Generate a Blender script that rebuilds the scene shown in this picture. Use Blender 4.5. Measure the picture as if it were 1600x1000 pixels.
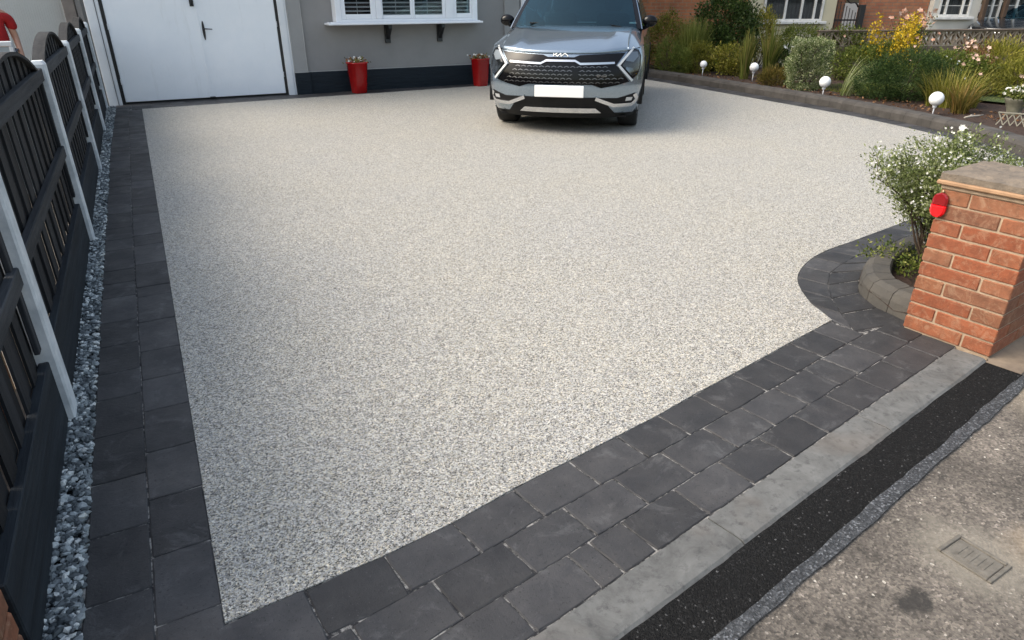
import bpy, bmesh, math, random
import numpy as np
from mathutils import Vector, Matrix
from mathutils.geometry import delaunay_2d_cdt
R = math.radians
random.seed(7); rng = np.random.default_rng(7)
SC = bpy.context.scene; COL = SC.collection
for o in list(bpy.data.objects): bpy.data.objects.remove(o)

# ------------------------------------------------------------------ camera, sky, sun, exposure
cam = bpy.data.cameras.new('camera'); camo = bpy.data.objects.new('camera', cam); COL.objects.link(camo)
camo.location = (0, 0, 1.55)
camo.rotation_euler = (R(90) - .45017, 0, -.48664)
cam.sensor_width = 36; cam.lens = 36 * 1043.4 / 1600; cam.clip_start = .05; cam.clip_end = 600
SC.camera = camo
SUN_EL, SUN_AZ = 46, -70          # azimuth from +Y, clockwise: the light comes from the left and a little ahead
w = bpy.data.worlds.new('World'); SC.world = w; w.use_nodes = True
nt = w.node_tree; bg = nt.nodes['Background']; sk = nt.nodes.new('ShaderNodeTexSky')
sk.sky_type = 'NISHITA'; sk.sun_disc = False; sk.sun_elevation = R(SUN_EL); sk.sun_rotation = R(SUN_AZ)
sk.air_density = 1.6; sk.dust_density = 5; sk.ozone_density = 1.2
hs = nt.nodes.new('ShaderNodeHueSaturation'); hs.inputs['Saturation'].default_value = .78
nt.links.new(sk.outputs[0], hs.inputs['Color']); nt.links.new(hs.outputs[0], bg.inputs[0]); bg.inputs[1].default_value = .15
sl = bpy.data.lights.new('sun', 'SUN'); sl.energy = 1.15; sl.angle = R(38); sl.color = (1, .93, .82)
so = bpy.data.objects.new('sun', sl); COL.objects.link(so)
sd = Vector((math.sin(R(SUN_AZ)) * math.cos(R(SUN_EL)), math.cos(R(SUN_AZ)) * math.cos(R(SUN_EL)), math.sin(R(SUN_EL))))
so.rotation_euler = sd.to_track_quat('Z', 'Y').to_euler()
SC.view_settings.view_transform = 'Standard'; SC.view_settings.look = 'None'
SC.view_settings.exposure = .93; SC.view_settings.gamma = 1
SC.render.engine = 'CYCLES'

# ------------------------------------------------------------------ helpers
def tag(o, label=None, cat=None, group=None, kind=None):
    if label: o['label'] = label
    if cat: o['category'] = cat
    if group: o['group'] = group
    if kind: o['kind'] = kind
    return o
def empty(name, loc=(0, 0, 0), rz=0, label=None, cat=None, group=None):
    o = bpy.data.objects.new(name, None); COL.objects.link(o); o.location = loc; o.rotation_euler.z = rz
    o.empty_display_size = .1
    return tag(o, label, cat, group)
class MB:
    def __init__(s): s.v = []; s.f = []; s.s = []
    def add(s, vs, fs, smooth=False):
        n = len(s.v); s.v += [tuple(map(float, q)) for q in vs]; s.f += [tuple(n + i for i in f) for f in fs]; s.s += [smooth] * len(fs); return s
    def box(s, x0, x1, y0, y1, z0, z1, c=0.0, rz=0, o=(0, 0, 0)):
        if c <= 0:
            vs = [(x, y, z) for z in (z0, z1) for y in (y0, y1) for x in (x0, x1)]
            fs = [(0, 2, 3, 1), (4, 5, 7, 6), (0, 1, 5, 4), (1, 3, 7, 5), (3, 2, 6, 7), (2, 0, 4, 6)]
        else:
            bm = bmesh.new(); bmesh.ops.create_cube(bm, size=1)
            for q in bm.verts: q.co = Vector(((q.co.x + .5) * (x1 - x0) + x0, (q.co.y + .5) * (y1 - y0) + y0, (q.co.z + .5) * (z1 - z0) + z0))
            bmesh.ops.bevel(bm, geom=bm.edges[:], offset=c, segments=1, affect='EDGES')
            bm.verts.index_update()
            vs = [tuple(q.co) for q in bm.verts]; fs = [tuple(q.index for q in f.verts) for f in bm.faces]; bm.free()
        if rz or any(o):
            ca, sa = math.cos(rz), math.sin(rz)
            vs = [(ca * x - sa * y + o[0], sa * x + ca * y + o[1], z + o[2]) for x, y, z in vs]
        return s.add(vs, fs)
    def tube(s, pts, r, n=8, cap=True, smooth=True):
        pts = [Vector(p) for p in pts]; k = len(pts); rr = r if isinstance(r, (list, tuple)) else [r] * k
        vs = []
        t0 = (pts[1] - pts[0]).normalized(); up = Vector((0, 0, 1)) if abs(t0.z) < .9 else Vector((1, 0, 0))
        for i, p in enumerate(pts):
            t = (pts[min(i + 1, k - 1)] - pts[max(i - 1, 0)]).normalized()
            a = t.cross(up).normalized(); b = t.cross(a).normalized()
            for j in range(n):
                an = 2 * math.pi * j / n; vs.append(p + (a * math.cos(an) + b * math.sin(an)) * rr[i])
        fs = [(i * n + j, i * n + (j + 1) % n, (i + 1) * n + (j + 1) % n, (i + 1) * n + j) for i in range(k - 1) for j in range(n)]
        s.add(vs, fs, smooth)
        if cap:
            m = len(s.v) - len(vs); s.f.append(tuple(m + j for j in range(n))[::-1]); s.f.append(tuple(m + (k - 1) * n + j for j in range(n))); s.s += [False, False]
        return s
    def lathe(s, prof, o=(0, 0, 0), n=20, sq=None, smooth=True):
        vs = []
        for r, z in prof:
            for j in range(n):
                a = 2 * math.pi * j / n; c, d = math.cos(a), math.sin(a)
                if sq: m = (abs(c) ** sq + abs(d) ** sq) ** (-1 / sq); c *= m; d *= m
                vs.append((o[0] + r * c, o[1] + r * d, o[2] + z))
        k = len(prof)
        fs = [(i * n + j, i * n + (j + 1) % n, (i + 1) * n + (j + 1) % n, (i + 1) * n + j) for i in range(k - 1) for j in range(n)]
        return s.add(vs, fs, smooth)
    def sphere(s, c, r, n=16, m=10, sc=(1, 1, 1)):
        vs = []; 
        for i in range(m + 1):
            th = math.pi * i / m
            for j in range(n):
                ph = 2 * math.pi * j / n
                vs.append((c[0] + r * sc[0] * math.sin(th) * math.cos(ph), c[1] + r * sc[1] * math.sin(th) * math.sin(ph), c[2] + r * sc[2] * math.cos(th)))
        fs = [(i * n + j, (i + 1) * n + j, (i + 1) * n + (j + 1) % n, i * n + (j + 1) % n) for i in range(m) for j in range(n)]
        return s.add(vs, fs, True)
    def grid(s, fn, nu, nv, smooth=True, flip=False):
        vs = [fn(i / nu, j / nv) for j in range(nv + 1) for i in range(nu + 1)]
        fs = [(j * (nu + 1) + i, j * (nu + 1) + i + 1, (j + 1) * (nu + 1) + i + 1, (j + 1) * (nu + 1) + i) for j in range(nv) for i in range(nu)]
        if flip: fs = [f[::-1] for f in fs]
        return s.add(vs, fs, smooth)
    def prism(s, poly, z0, z1):
        n = len(poly); vs = [(x, y, z0) for x, y in poly] + [(x, y, z1) for x, y in poly]
        fs = [tuple(range(n))[::-1], tuple(range(n, 2 * n))] + [(i, (i + 1) % n, n + (i + 1) % n, n + i) for i in range(n)]
        return s.add(vs, fs)
    def build(s, name, mat, parent=None, loc=(0, 0, 0), rz=0, weld=False):
        me = bpy.data.meshes.new(name); me.from_pydata(s.v, [], s.f); me.polygons.foreach_set('use_smooth', s.s)
        if weld:
            bm = bmesh.new(); bm.from_mesh(me); bmesh.ops.remove_doubles(bm, verts=bm.verts[:], dist=1e-4); bmesh.ops.recalc_face_normals(bm, faces=bm.faces[:]); bm.to_mesh(me); bm.free()
        me.materials.append(mat); me.update()
        o = bpy.data.objects.new(name, me); COL.objects.link(o); o.location = loc; o.rotation_euler.z = rz
        if parent: o.parent = parent
        return o
def inst(name, me, parent, loc, rz=0, sc=None, rot=None):
    o = bpy.data.objects.new(name, me); COL.objects.link(o); o.location = loc
    o.rotation_euler = rot if rot else (0, 0, rz)
    if sc: o.scale = sc
    if parent: o.parent = parent
    return o
def copy_tree(o, parent=None):
    c = o.copy(); COL.objects.link(c); c.parent = parent
    for ch in list(o.children): copy_tree(ch, c)
    return c
def pl(pts, d):
    """points along a polyline every d metres (2-D), ends kept"""
    P = np.array(pts, float); L = np.r_[0, np.cumsum(np.linalg.norm(np.diff(P, axis=0), axis=1))]
    n = max(1, round(L[-1] / d)); s = np.linspace(0, L[-1], n + 1)
    return np.c_[np.interp(s, L, P[:, 0]), np.interp(s, L, P[:, 1])]
def smooth_pl(pts, k=6):
    """Catmull-Rom through 2-D points"""
    P = [np.array(p, float) for p in pts]; P = [2 * P[0] - P[1]] + P + [2 * P[-1] - P[-2]]; out = []
    for i in range(1, len(P) - 2):
        for j in range(k):
            t = j / k; a, b, c, d = P[i - 1:i + 3]
            out.append(.5 * (2 * b + (c - a) * t + (2 * a - 5 * b + 4 * c - d) * t * t + (3 * b - a - 3 * c + d) * t ** 3))
    out.append(P[-2]); return np.array(out)

# ------------------------------------------------------------------ materials
class NT:
    def __init__(s, name):
        s.m = bpy.data.materials.new(name); s.m.use_nodes = True; s.n = s.m.node_tree.nodes; s.l = s.m.node_tree.links
        s.b = s.n['Principled BSDF']; s.pos = s.n.new('ShaderNodeNewGeometry').outputs['Position']
    def N(s, t, **k):
        q = s.n.new('ShaderNode' + t)
        for a, b in k.items():
            if a in q.inputs.keys(): 
                if hasattr(b, 'links'): s.l.new(b, q.inputs[a])
                else: q.inputs[a].default_value = b
            else: setattr(q, a, b)
        return q
    def noise(s, sc, det=4, rough=.55, vec=None, dim=None, dist=0):
        q = s.n.new('ShaderNodeTexNoise'); q.inputs['Scale'].default_value = sc; q.inputs['Detail'].default_value = det
        q.inputs['Roughness'].default_value = rough; q.inputs['Distortion'].default_value = dist
        s.l.new(vec if vec is not None else s.pos, q.inputs['Vector']); return q.outputs['Fac']
    def vor(s, sc, out='Color', vec=None, feat='F1', rnd=1):
        q = s.n.new('ShaderNodeTexVoronoi'); q.inputs['Scale'].default_value = sc; q.feature = feat; q.inputs['Randomness'].default_value = rnd
        s.l.new(vec if vec is not None else s.pos, q.inputs['Vector']); return q.outputs[out]
    def stretch(s, v):
        q = s.n.new('ShaderNodeVectorMath'); q.operation = 'MULTIPLY'; s.l.new(s.pos, q.inputs[0]); q.inputs[1].default_value = v; return q.outputs[0]
    def ramp(s, fac, st, interp='LINEAR'):
        q = s.n.new('ShaderNodeValToRGB'); s.l.new(fac, q.inputs[0]); cr = q.color_ramp; cr.interpolation = interp
        while len(cr.elements) < len(st): cr.elements.new(.5)
        for e, (p, c) in zip(cr.elements, st):
            e.position = p; c = (c, c, c) if isinstance(c, (int, float)) else c; e.color = (*c[:3], 1)
        return q.outputs[0]
    def mix(s, a, b, fac, mode='MIX'):
        q = s.n.new('ShaderNodeMix'); q.data_type = 'RGBA'; q.blend_type = mode; q.clamp_factor = True
        for v, i in ((fac, 0), (a, 6), (b, 7)):
            if hasattr(v, 'links'): s.l.new(v, q.inputs[i])
            elif i == 0: q.inputs[0].default_value = v
            else:
                v = (v, v, v) if isinstance(v, (int, float)) else v; q.inputs[i].default_value = (*v, 1)
        return q.outputs[2]
    def math(s, op, a, b=0.0):
        q = s.n.new('ShaderNodeMath'); q.operation = op
        for v, i in ((a, 0), (b, 1)):
            if hasattr(v, 'links'): s.l.new(v, q.inputs[i])
            else: q.inputs[i].default_value = v
        return q.outputs[0]
    def rand(s): return s.n.new('ShaderNodeObjectInfo').outputs['Random']
    def attr(s, name):
        q = s.n.new('ShaderNodeAttribute'); q.attribute_name = name; return q.outputs['Fac']
    def col(s, c):
        if hasattr(c, 'links'): s.l.new(c, s.b.inputs['Base Color'])
        else: s.b.inputs['Base Color'].default_value = (*c, 1)
        return s
    def set(s, **k):
        for a, v in k.items():
            a = {'rough': 'Roughness', 'metal': 'Metallic', 'spec': 'Specular IOR Level', 'coat': 'Coat Weight', 'coatr': 'Coat Roughness', 'trans': 'Transmission Weight', 'ior': 'IOR', 'alpha': 'Alpha', 'sheen': 'Sheen Weight'}[a]
            if hasattr(v, 'links'): s.l.new(v, s.b.inputs[a])
            else: s.b.inputs[a].default_value = v
        return s
    def bump(s, h, st=.5, dist=.002):
        q = s.n.new('ShaderNodeBump'); q.inputs['Strength'].default_value = st; q.inputs['Distance'].default_value = dist
        s.l.new(h, q.inputs['Height'])
        if s.b.inputs['Normal'].links: s.l.new(s.b.inputs['Normal'].links[0].from_socket, q.inputs['Normal'])
        s.l.new(q.outputs[0], s.b.inputs['Normal']); return s
def simple(name, a, b=None, sc=8, rough=.6, bump=.2, bsc=80, bd=.001, rnd=0, stretch=None, **k):
    t = NT(name); b = b or tuple(x * .75 for x in a)
    v = t.stretch(stretch) if stretch else None
    c = t.mix(a, b, t.ramp(t.noise(sc, 5, .6, v), [(.3, 0), (.7, 1)]))
    if rnd: c = t.mix(c, t.ramp(t.rand(), [(0, 1 - rnd), (1, 1 + rnd * .0)]), 1, 'MULTIPLY')
    t.col(c).set(rough=rough, **k)
    if bump: t.bump(t.noise(bsc, 5, .6, v), bump, bd)
    return t.m
def glossy(name, c, rough=.15, **k): t = NT(name); t.col(c).set(rough=rough, **k); return t.m

def m_resin():
    t = NT('resin_bound_aggregate')
    jit = t.n.new('ShaderNodeVectorMath'); jit.operation = 'ADD'
    a = t.vor(215); sep = t.N('SeparateColor'); t.l.new(a, sep.inputs[0])
    stone = t.ramp(sep.outputs[0], [(0, .07), (.14, .16), (.24, .33), (.5, .47), (.65, .56), (.85, (.66, .65, .61)), (1, (.78, .77, .74))])
    warm = t.mix(stone, t.mix(stone, (1.0, .93, .80), 1, 'MULTIPLY'), t.ramp(sep.outputs[1], [(.55, 0), (.75, 1)]))
    # medium clumps so the aggregate still reads further off
    b = t.vor(110); sb = t.N('SeparateColor'); t.l.new(b, sb.inputs[0])
    clump = t.ramp(sb.outputs[0], [(0, .60), (.3, .90), (.7, 1.04), (1, 1.18)])
    warm = t.mix(warm, clump, .9, 'MULTIPLY')
    cl2 = t.ramp(t.noise(26, 3, .7), [(.3, .92), (.7, 1.08)])
    warm = t.mix(warm, cl2, 1, 'MULTIPLY')
    big = t.ramp(t.noise(.9, 4, .6), [(.3, (.92, .915, .89)), (.7, (.955, .935, .87))])
    warm = t.mix(warm, big, 1, 'MULTIPLY')
    edge = t.vor(215, 'Distance', feat='DISTANCE_TO_EDGE')
    gap = t.ramp(edge, [(0, .6), (.10, 1)])
    t.col(t.mix(warm, gap, .85, 'MULTIPLY')).set(rough=.55, spec=.35)
    t.bump(t.ramp(edge, [(0, 0), (.25, 1)]), .5, .0025)
    return t.m
def m_paver():
    t = NT('charcoal_block'); 
    base = t.mix((.028, .028, .030), (.057, .055, .055), t.ramp(t.noise(6, 5, .65), [(.3, 0), (.72, 1)]))
    base = t.mix(base, t.ramp(t.noise(2.3, 3, .6), [(.3, .85), (.7, 1.15)]), 1, 'MULTIPLY')
    base = t.mix(base, t.ramp(t.rand(), [(0, .66), (.5, 1), (1, 1.38)]), 1, 'MULTIPLY')
    scuff = t.ramp(t.noise(7, 9, .75, dist=.8), [(.54, 0), (.74, 1)])
    base = t.mix(base, (.15, .15, .15), t.mix(0, scuff, .6))
    fl = t.ramp(t.noise(160, 2, .5), [(.70, 0), (.76, 1)])
    base = t.mix(base, (.20, .20, .195), t.mix(0, fl, .5))
    base = t.mix(base, (.012, .012, .013), t.mix(0, t.ramp(t.noise(95, 3, .6), [(.60, 0), (.68, 1)]), .6))
    t.col(base).set(rough=t.ramp(t.noise(5, 4), [(.3, .50), (.7, .72)]), spec=.4)
    t.bump(t.noise(18, 9, .75), .7, .007).bump(t.noise(220, 4, .6), .5, .0016)
    return t.m
def m_joint():
    t = NT('jointing_sand')
    c = t.mix((.018, .018, .020), (.30, .29, .27), t.ramp(t.noise(22, 5, .75), [(.46, 0), (.60, 1)]))
    t.col(c).set(rough=.9).bump(t.noise(300, 3), .6, .002); return t.m
def m_kerbgrey():
    t = NT('weathered_concrete_edging')
    c = t.mix((.155, .156, .150), (.075, .075, .072), t.ramp(t.noise(7, 8, .7, dist=.5), [(.35, 0), (.68, 1)]))
    c = t.mix(c, (.045, .045, .045), t.mix(0, t.ramp(t.noise(26, 6, .75), [(.52, 0), (.68, 1)]), .75))
    c = t.mix(c, (.15, .12, .095), t.mix(0, t.ramp(t.noise(2.2, 3, .6), [(.52, 0), (.64, 1)]), .3))
    t.col(c).set(rough=.8).bump(t.noise(60, 8, .7), .5, .003); return t.m
def m_asphalt():
    t = NT('fresh_asphalt')
    a = t.vor(190); s = t.N('SeparateColor'); t.l.new(a, s.inputs[0])
    c = t.ramp(s.outputs[0], [(0, .008), (.9, .015), (.99, .03), (1, .12)])
    t.col(c).set(rough=.85, spec=.12).bump(t.ramp(t.vor(190, 'Distance'), [(0, 1), (.6, 0)]), .9, .004).bump(t.noise(30, 4), .4, .006); return t.m
def m_band():
    t = NT('bitumen_seal')
    a = t.vor(170); s = t.N('SeparateColor'); t.l.new(a, s.inputs[0])
    c = t.mix(t.ramp(s.outputs[0], [(0, .015), (.5, .045), (.85, .09), (1, .22)]), (.80, .84, .89), 1, 'MULTIPLY')
    t.col(c).set(rough=.6).bump(t.vor(170, 'Distance'), .8, .003); return t.m
def m_path():
    t = NT('old_tarmac')
    a = t.vor(140); s = t.N('SeparateColor'); t.l.new(a, s.inputs[0])
    c = t.ramp(s.outputs[0], [(0, (.06, .052, .044)), (.5, (.115, .10, .084)), (.95, (.165, .143, .118)), (.995, (.24, .21, .18)), (1, (.45, .42, .36))])
    c = t.mix(c, t.ramp(t.noise(3.2, 8, .75), [(.28, .5), (.5, 1), (.72, 1.6)]), 1, 'MULTIPLY')
    c = t.mix(c, t.ramp(t.noise(42, 4, .8), [(.35, .7), (.7, 1.3)]), .9, 'MULTIPLY')
    # oil stain with a shape of its own and a tan repaired edge
    def blob(x, y, r0, r1, sx=1, sy=1):
        q = t.n.new('ShaderNodeVectorMath'); q.operation = 'SUBTRACT'; t.l.new(t.pos, q.inputs[0]); q.inputs[1].default_value = (x, y, 0)
        q2 = t.n.new('ShaderNodeVectorMath'); q2.operation = 'MULTIPLY'; t.l.new(q.outputs[0], q2.inputs[0]); q2.inputs[1].default_value = (sx, sy, 0)
        q3 = t.n.new('ShaderNodeVectorMath'); q3.operation = 'LENGTH'; t.l.new(q2.outputs[0], q3.inputs[0])
        d = t.math('ADD', q3.outputs['Value'], t.math('MULTIPLY', t.math('SUBTRACT', t.noise(18, 5, .7), .5), .16))
        return t.ramp(d, [(r0, 1), (r1, 0)])
    c = t.mix(c, (.022, .020, .018), t.mix(0, blob(1.66, .665, .03, .065, .8, 1.3), .85))
    c = t.mix(c, (.33, .26, .18), t.mix(0, blob(2.22, .60, .05, .16, .8, 1.2), .55))
    c = t.mix(c, (.26, .235, .19), t.mix(0, blob(1.98, .69, .075, .17, .9, .75), .55))
    c = t.mix(c, (.30, .25, .18), t.mix(0, blob(3.30, 1.02, .10, .32, .8, 1), .7))
    t.col(c).set(rough=.85).bump(t.vor(140, 'Distance'), .7, .003).bump(t.noise(25, 6, .7), .5, .006); return t.m
def m_gravel():
    t = NT('slate_chips')
    c = t.ramp(t.attr('tone'), [(0, (.025, .034, .040)), (.45, (.085, .10, .108)), (.72, (.20, .225, .235)), (.9, (.38, .42, .43)), (1, (.62, .64, .62))])
    c = t.mix(c, t.ramp(t.noise(90, 4, .6), [(.3, .8), (.7, 1.2)]), 1, 'MULTIPLY')
    t.col(c).set(rough=.6).bump(t.noise(180, 4), .4, .002); return t.m
def m_wood(name, a, b, rnd=.25, rough=.7):
    t = NT(name); v = t.stretch((60, 60, 2.2)); v2 = t.stretch((14, 14, .6))
    c = t.mix(a, b, t.ramp(t.noise(1, 6, .7, v), [(.3, 0), (.7, 1)]))
    c = t.mix(c, t.ramp(t.noise(1, 4, .6, v2), [(.3, .65), (.7, 1.35)]), 1, 'MULTIPLY')
    c = t.mix(c, t.ramp(t.rand(), [(0, 1 - rnd), (1, 1 + rnd)]), 1, 'MULTIPLY')
    t.col(c).set(rough=rough, spec=.25).bump(t.noise(1, 6, .7, v), .9, .005); return t.m
def m_rail(name, a, b):
    t = NT(name); v = t.stretch((30, 2.0, 50)); v2 = t.stretch((14, 1, 14))
    c = t.mix(a, b, t.ramp(t.noise(1, 6, .7, v), [(.3, 0), (.7, 1)]))
    c = t.mix(c, t.ramp(t.noise(1, 4, .6, v2), [(.3, .7), (.7, 1.35)]), 1, 'MULTIPLY')
    c = t.mix(c, t.ramp(t.rand(), [(0, .8), (1, 1.2)]), 1, 'MULTIPLY')
    t.col(c).set(rough=.78, spec=.25).bump(t.noise(1, 6, .7, v), 1, .006); return t.m
def m_brick(name, cs, eff=.35):
    t = NT(name)
    c = t.ramp(t.rand(), [(i / (len(cs) - 1), q) for i, q in enumerate(cs)])
    c = t.mix(c, t.ramp(t.noise(22, 7, .7), [(.25, .6), (.55, 1), (.8, 1.3)]), 1, 'MULTIPLY')
    c = t.mix(c, (.42, .28, .18), t.mix(0, t.ramp(t.noise(16, 9, .8, dist=1.2), [(.50, 0), (.70, 1)]), eff))
    c = t.mix(c, (.08, .045, .03), t.mix(0, t.ramp(t.noise(75, 3, .6), [(.62, 0), (.7, 1)]), .5))
    t.col(c).set(rough=.85).bump(t.noise(70, 8, .75), .7, .004); return t.m
def m_brickwall(name, c1, c2, mortar, s=1):
    t = NT(name); q = t.n.new('ShaderNodeTexBrick')
    tc = t.n.new('ShaderNodeTexCoord'); sp = t.n.new('ShaderNodeSeparateXYZ'); t.l.new(tc.outputs['Object'], sp.inputs[0])
    cb = t.n.new('ShaderNodeCombineXYZ'); t.l.new(sp.outputs[0], cb.inputs[0]); t.l.new(sp.outputs[2], cb.inputs[1]); t.l.new(cb.outputs[0], q.inputs[0])
    q.inputs['Scale'].default_value = 1; q.inputs['Brick Width'].default_value = .225; q.inputs['Row Height'].default_value = .075; q.inputs['Mortar Size'].default_value = .009
    q.inputs['Color1'].default_value = (*c1, 1); q.inputs['Color2'].default_value = (*c2, 1); q.inputs['Mortar'].default_value = (*mortar, 1)
    c = t.mix(q.outputs[0], t.ramp(t.noise(5, 6, .7), [(.3, .75), (.7, 1.2)]), 1, 'MULTIPLY')
    t.col(c).set(rough=.85).bump(t.math('MULTIPLY', q.outputs['Fac'], -1.0), .6, .008); return t.m
def m_leaf(name, cols, rough=.5, tr=.25):
    t = NT(name)
    c = t.ramp(t.attr('tone'), [(i / (len(cols) - 1), q) for i, q in enumerate(cols)])
    t.col(c).set(rough=rough, spec=.18)
    tl = t.n.new('ShaderNodeBsdfTranslucent'); t.l.new(c, tl.inputs[0])
    mx = t.n.new('ShaderNodeMixShader'); mx.inputs[0].default_value = tr
    t.l.new(t.b.outputs[0], mx.inputs[1]); t.l.new(tl.outputs[0], mx.inputs[2])
    out = [q for q in t.n if q.type == 'OUTPUT_MATERIAL'][0]; t.l.new(mx.outputs[0], out.inputs[0]); return t.m
def m_glass(name, tint, tr=.6, rough=.03, gc=(1, 1, 1), fk=1.5):
    t = NT(name); t.n.remove(t.b)
    g = t.N('BsdfGlossy', Roughness=rough); g.inputs['Color'].default_value = (*gc, 1); tp = t.n.new('ShaderNodeBsdfTransparent'); tp.inputs[0].default_value = (*tint, 1)
    fr = t.n.new('ShaderNodeFresnel'); fr.inputs[0].default_value = 1.52
    mx = t.n.new('ShaderNodeMixShader'); f = t.math('MULTIPLY', fr.outputs[0], fk)
    t.l.new(f, mx.inputs[0]); t.l.new(tp.outputs[0], mx.inputs[1]); t.l.new(g.outputs[0], mx.inputs[2])
    out = [q for q in t.n if q.type == 'OUTPUT_MATERIAL'][0]; t.l.new(mx.outputs[0], out.inputs[0]); return t.m
def m_soil():
    t = NT('garden_soil'); c = t.mix((.020, .010, .007), (.065, .035, .022), t.ramp(t.noise(30, 8, .75), [(.3, 0), (.7, 1)]))
    t.col(c).set(rough=.95).bump(t.noise(22, 8, .75), 1, .03); return t.m
def m_plaster(name, a, st=.35, sc=140):
    t = NT(name); c = t.mix(a, tuple(x * .84 for x in a), t.ramp(t.noise(1.6, 6, .65), [(.3, 0), (.75, 1)]))
    c = t.mix(c, tuple(x * .75 for x in a), t.mix(0, t.ramp(t.noise(7, 8, .8), [(.58, 0), (.75, 1)]), .3))
    t.col(c).set(rough=.8).bump(t.noise(sc, 4, .7), st, .002); return t.m
def m_sky_metal(name, c, rough=.2, metal=.75):
    t = NT(name); fl = t.ramp(t.vor(900), [(0, .93), (1, 1.06)])
    t.col(t.mix(c, fl, 1, 'MULTIPLY')).set(rough=rough, metal=metal, coat=.9, coatr=.03); return t.m

RESIN, PAVER, JOINT, EDGING, ASPH, BAND, PATH = m_resin(), m_paver(), m_joint(), m_kerbgrey(), m_asphalt(), m_band(), m_path()
GRAVEL = m_gravel(); SOIL = m_soil()
SLAT = m_wood('stained_slat', (.006, .008, .011), (.024, .025, .028), rnd=.5)
RAIL = m_rail('stained_rail', (.020, .023, .027), (.055, .058, .063))
ARCH = m_rail('weathered_arch', (.014, .014, .015), (.030, .030, .030))
CONC = simple('painted_concrete', (.72, .75, .77), (.42, .46, .49), sc=9, rough=.8, bump=.5, bsc=120, bd=.003)
BOARD = m_rail('gravel_board', (.008, .011, .015), (.024, .030, .036))
WHITE = simple('white_paint', (.74, .76, .78), (.66, .69, .72), sc=3, rough=.38, bump=.08, bsc=60)
DOORW = simple('garage_door_paint', (.70, .76, .81), (.62, .69, .75), sc=1.6, rough=.42, bump=.12, bsc=30, bd=.002)
UPVC = simple('white_plastic', (.80, .83, .87), (.76, .79, .84), sc=4, rough=.25, bump=0)
BLACKP = simple('black_paint', (.010, .011, .013), (.016, .017, .019), sc=12, rough=.4, bump=.1)
RENDER = m_plaster('grey_render', (.27, .265, .26)); RENDL = m_plaster('light_grey_render', (.31, .31, .305))
PLINTH = simple('dark_plinth_paint', (.006, .011, .017), (.010, .017, .025), sc=3, rough=.55, spec=.25, bump=.5, bsc=5, bd=.02, stretch=(1, 1, 8))
REDPOT = glossy('red_gloss_plastic', (.42, .008, .008), .22, coat=.4)
PEBBLE = m_plaster('pale_ribbed_cladding', (.60, .62, .60), .3, 90)

# ------------------------------------------------------------------ geometry constants of the drive
K = R(10); tv = np.array([math.cos(K), math.sin(K)]); nv = np.array([-math.sin(K), math.cos(K)])
def SN(s, n): q = tv * s + nv * n; return (float(q[0]), float(q[1]))
RING_OUT = smooth_pl([(3.009, 2.037), (3.052, 2.146), (3.093, 2.249), (3.217, 2.43), (3.353, 2.564), (3.574, 2.691), (3.864, 2.79), (4.24, 2.845), (4.8, 2.931), (5.6, 3.05), (6.5, 3.17), (7.2, 3.32)])
RING_MID = smooth_pl([(2.999, 1.896), (3.20, 2.169), (3.346, 2.329), (3.51, 2.465), (3.708, 2.556), (4.06, 2.64), (4.504, 2.705), (5.1, 2.79), (5.8, 2.90), (6.6, 3.01), (7.35, 3.17)])
RING_IN = smooth_pl([(3.345, 1.83), (3.362, 2.006), (3.412, 2.150), (3.523, 2.268), (3.70, 2.38), (3.841, 2.44), (4.12, 2.51), (4.483, 2.57), (5.2, 2.67), (6.0, 2.79), (6.8, 2.90), (7.5, 3.03)])
FAR_EDGE = smooth_pl([(9.42, 12.32), (9.40, 11.78), (9.31, 10.09), (9.2, 8.55), (9.08, 6.93), (8.97, 6.16), (8.73, 5.2), (8.45, 4.55), (7.98, 3.80), (7.6, 3.46), (7.2, 3.32)])
FAR_KERB = smooth_pl([(9.78, 12.6), (9.76, 11.8), (9.70, 10.2), (9.58, 8.7), (9.44, 7.1), (9.22, 5.95), (8.95, 5.0), (8.63, 4.35), (8.15, 3.62), (7.85, 3.25), (7.5, 3.03)])

# ------------------------------------------------------------------ ground
def sheet(name, polys, z, mat, kind='structure', sub=None):
    m = MB()
    for p in polys: m.add([(x, y, z) for x, y in p], [tuple(range(len(p)))])
    o = m.build(name, mat); return tag(o, kind=kind)
GROUND = simple('street_tarmac', (.07, .068, .066), (.10, .097, .092), sc=4, rough=.9, bump=.6, bsc=90, bd=.004)
sheet('ground', [[(-200, -200), (200, -200), (200, 300), (-200, 300)]], -.055, GROUND)
YARDC = simple('yard_concrete', (.34, .30, .25), (.24, .21, .18), sc=5, rough=.9, bump=.5, bsc=60, bd=.004)
sheet('neighbour_yard', [[(-14, -1), (-.62, -1), (-.62, 22), (-14, 22)]], -.03, YARDC)
# bedding / joint sheet under all pavers
bed_poly = [SN(-1.6, .955), SN(3.6, .955), (3.36, 1.83)] + [tuple(p) for p in RING_IN[1:]] + [tuple(p) for p in FAR_KERB[::-1][1:]] + [(9.78, 12.74), (-.44, 12.74), (-.45, .2)]
def fill(poly, z):
    v, e, f, *_ = delaunay_2d_cdt([Vector(p) for p in poly], [(i, (i + 1) % len(poly)) for i in range(len(poly))], [], 1, 1e-5)
    return MB().add([(q.x, q.y, z) for q in v], [tuple(t) for t in f])
bed_poly = [(-.45, .72)] + bed_poly[1:]
bp = fill(bed_poly, -.0045).build('paved_border', JOINT); tag(bp, kind='structure')
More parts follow.
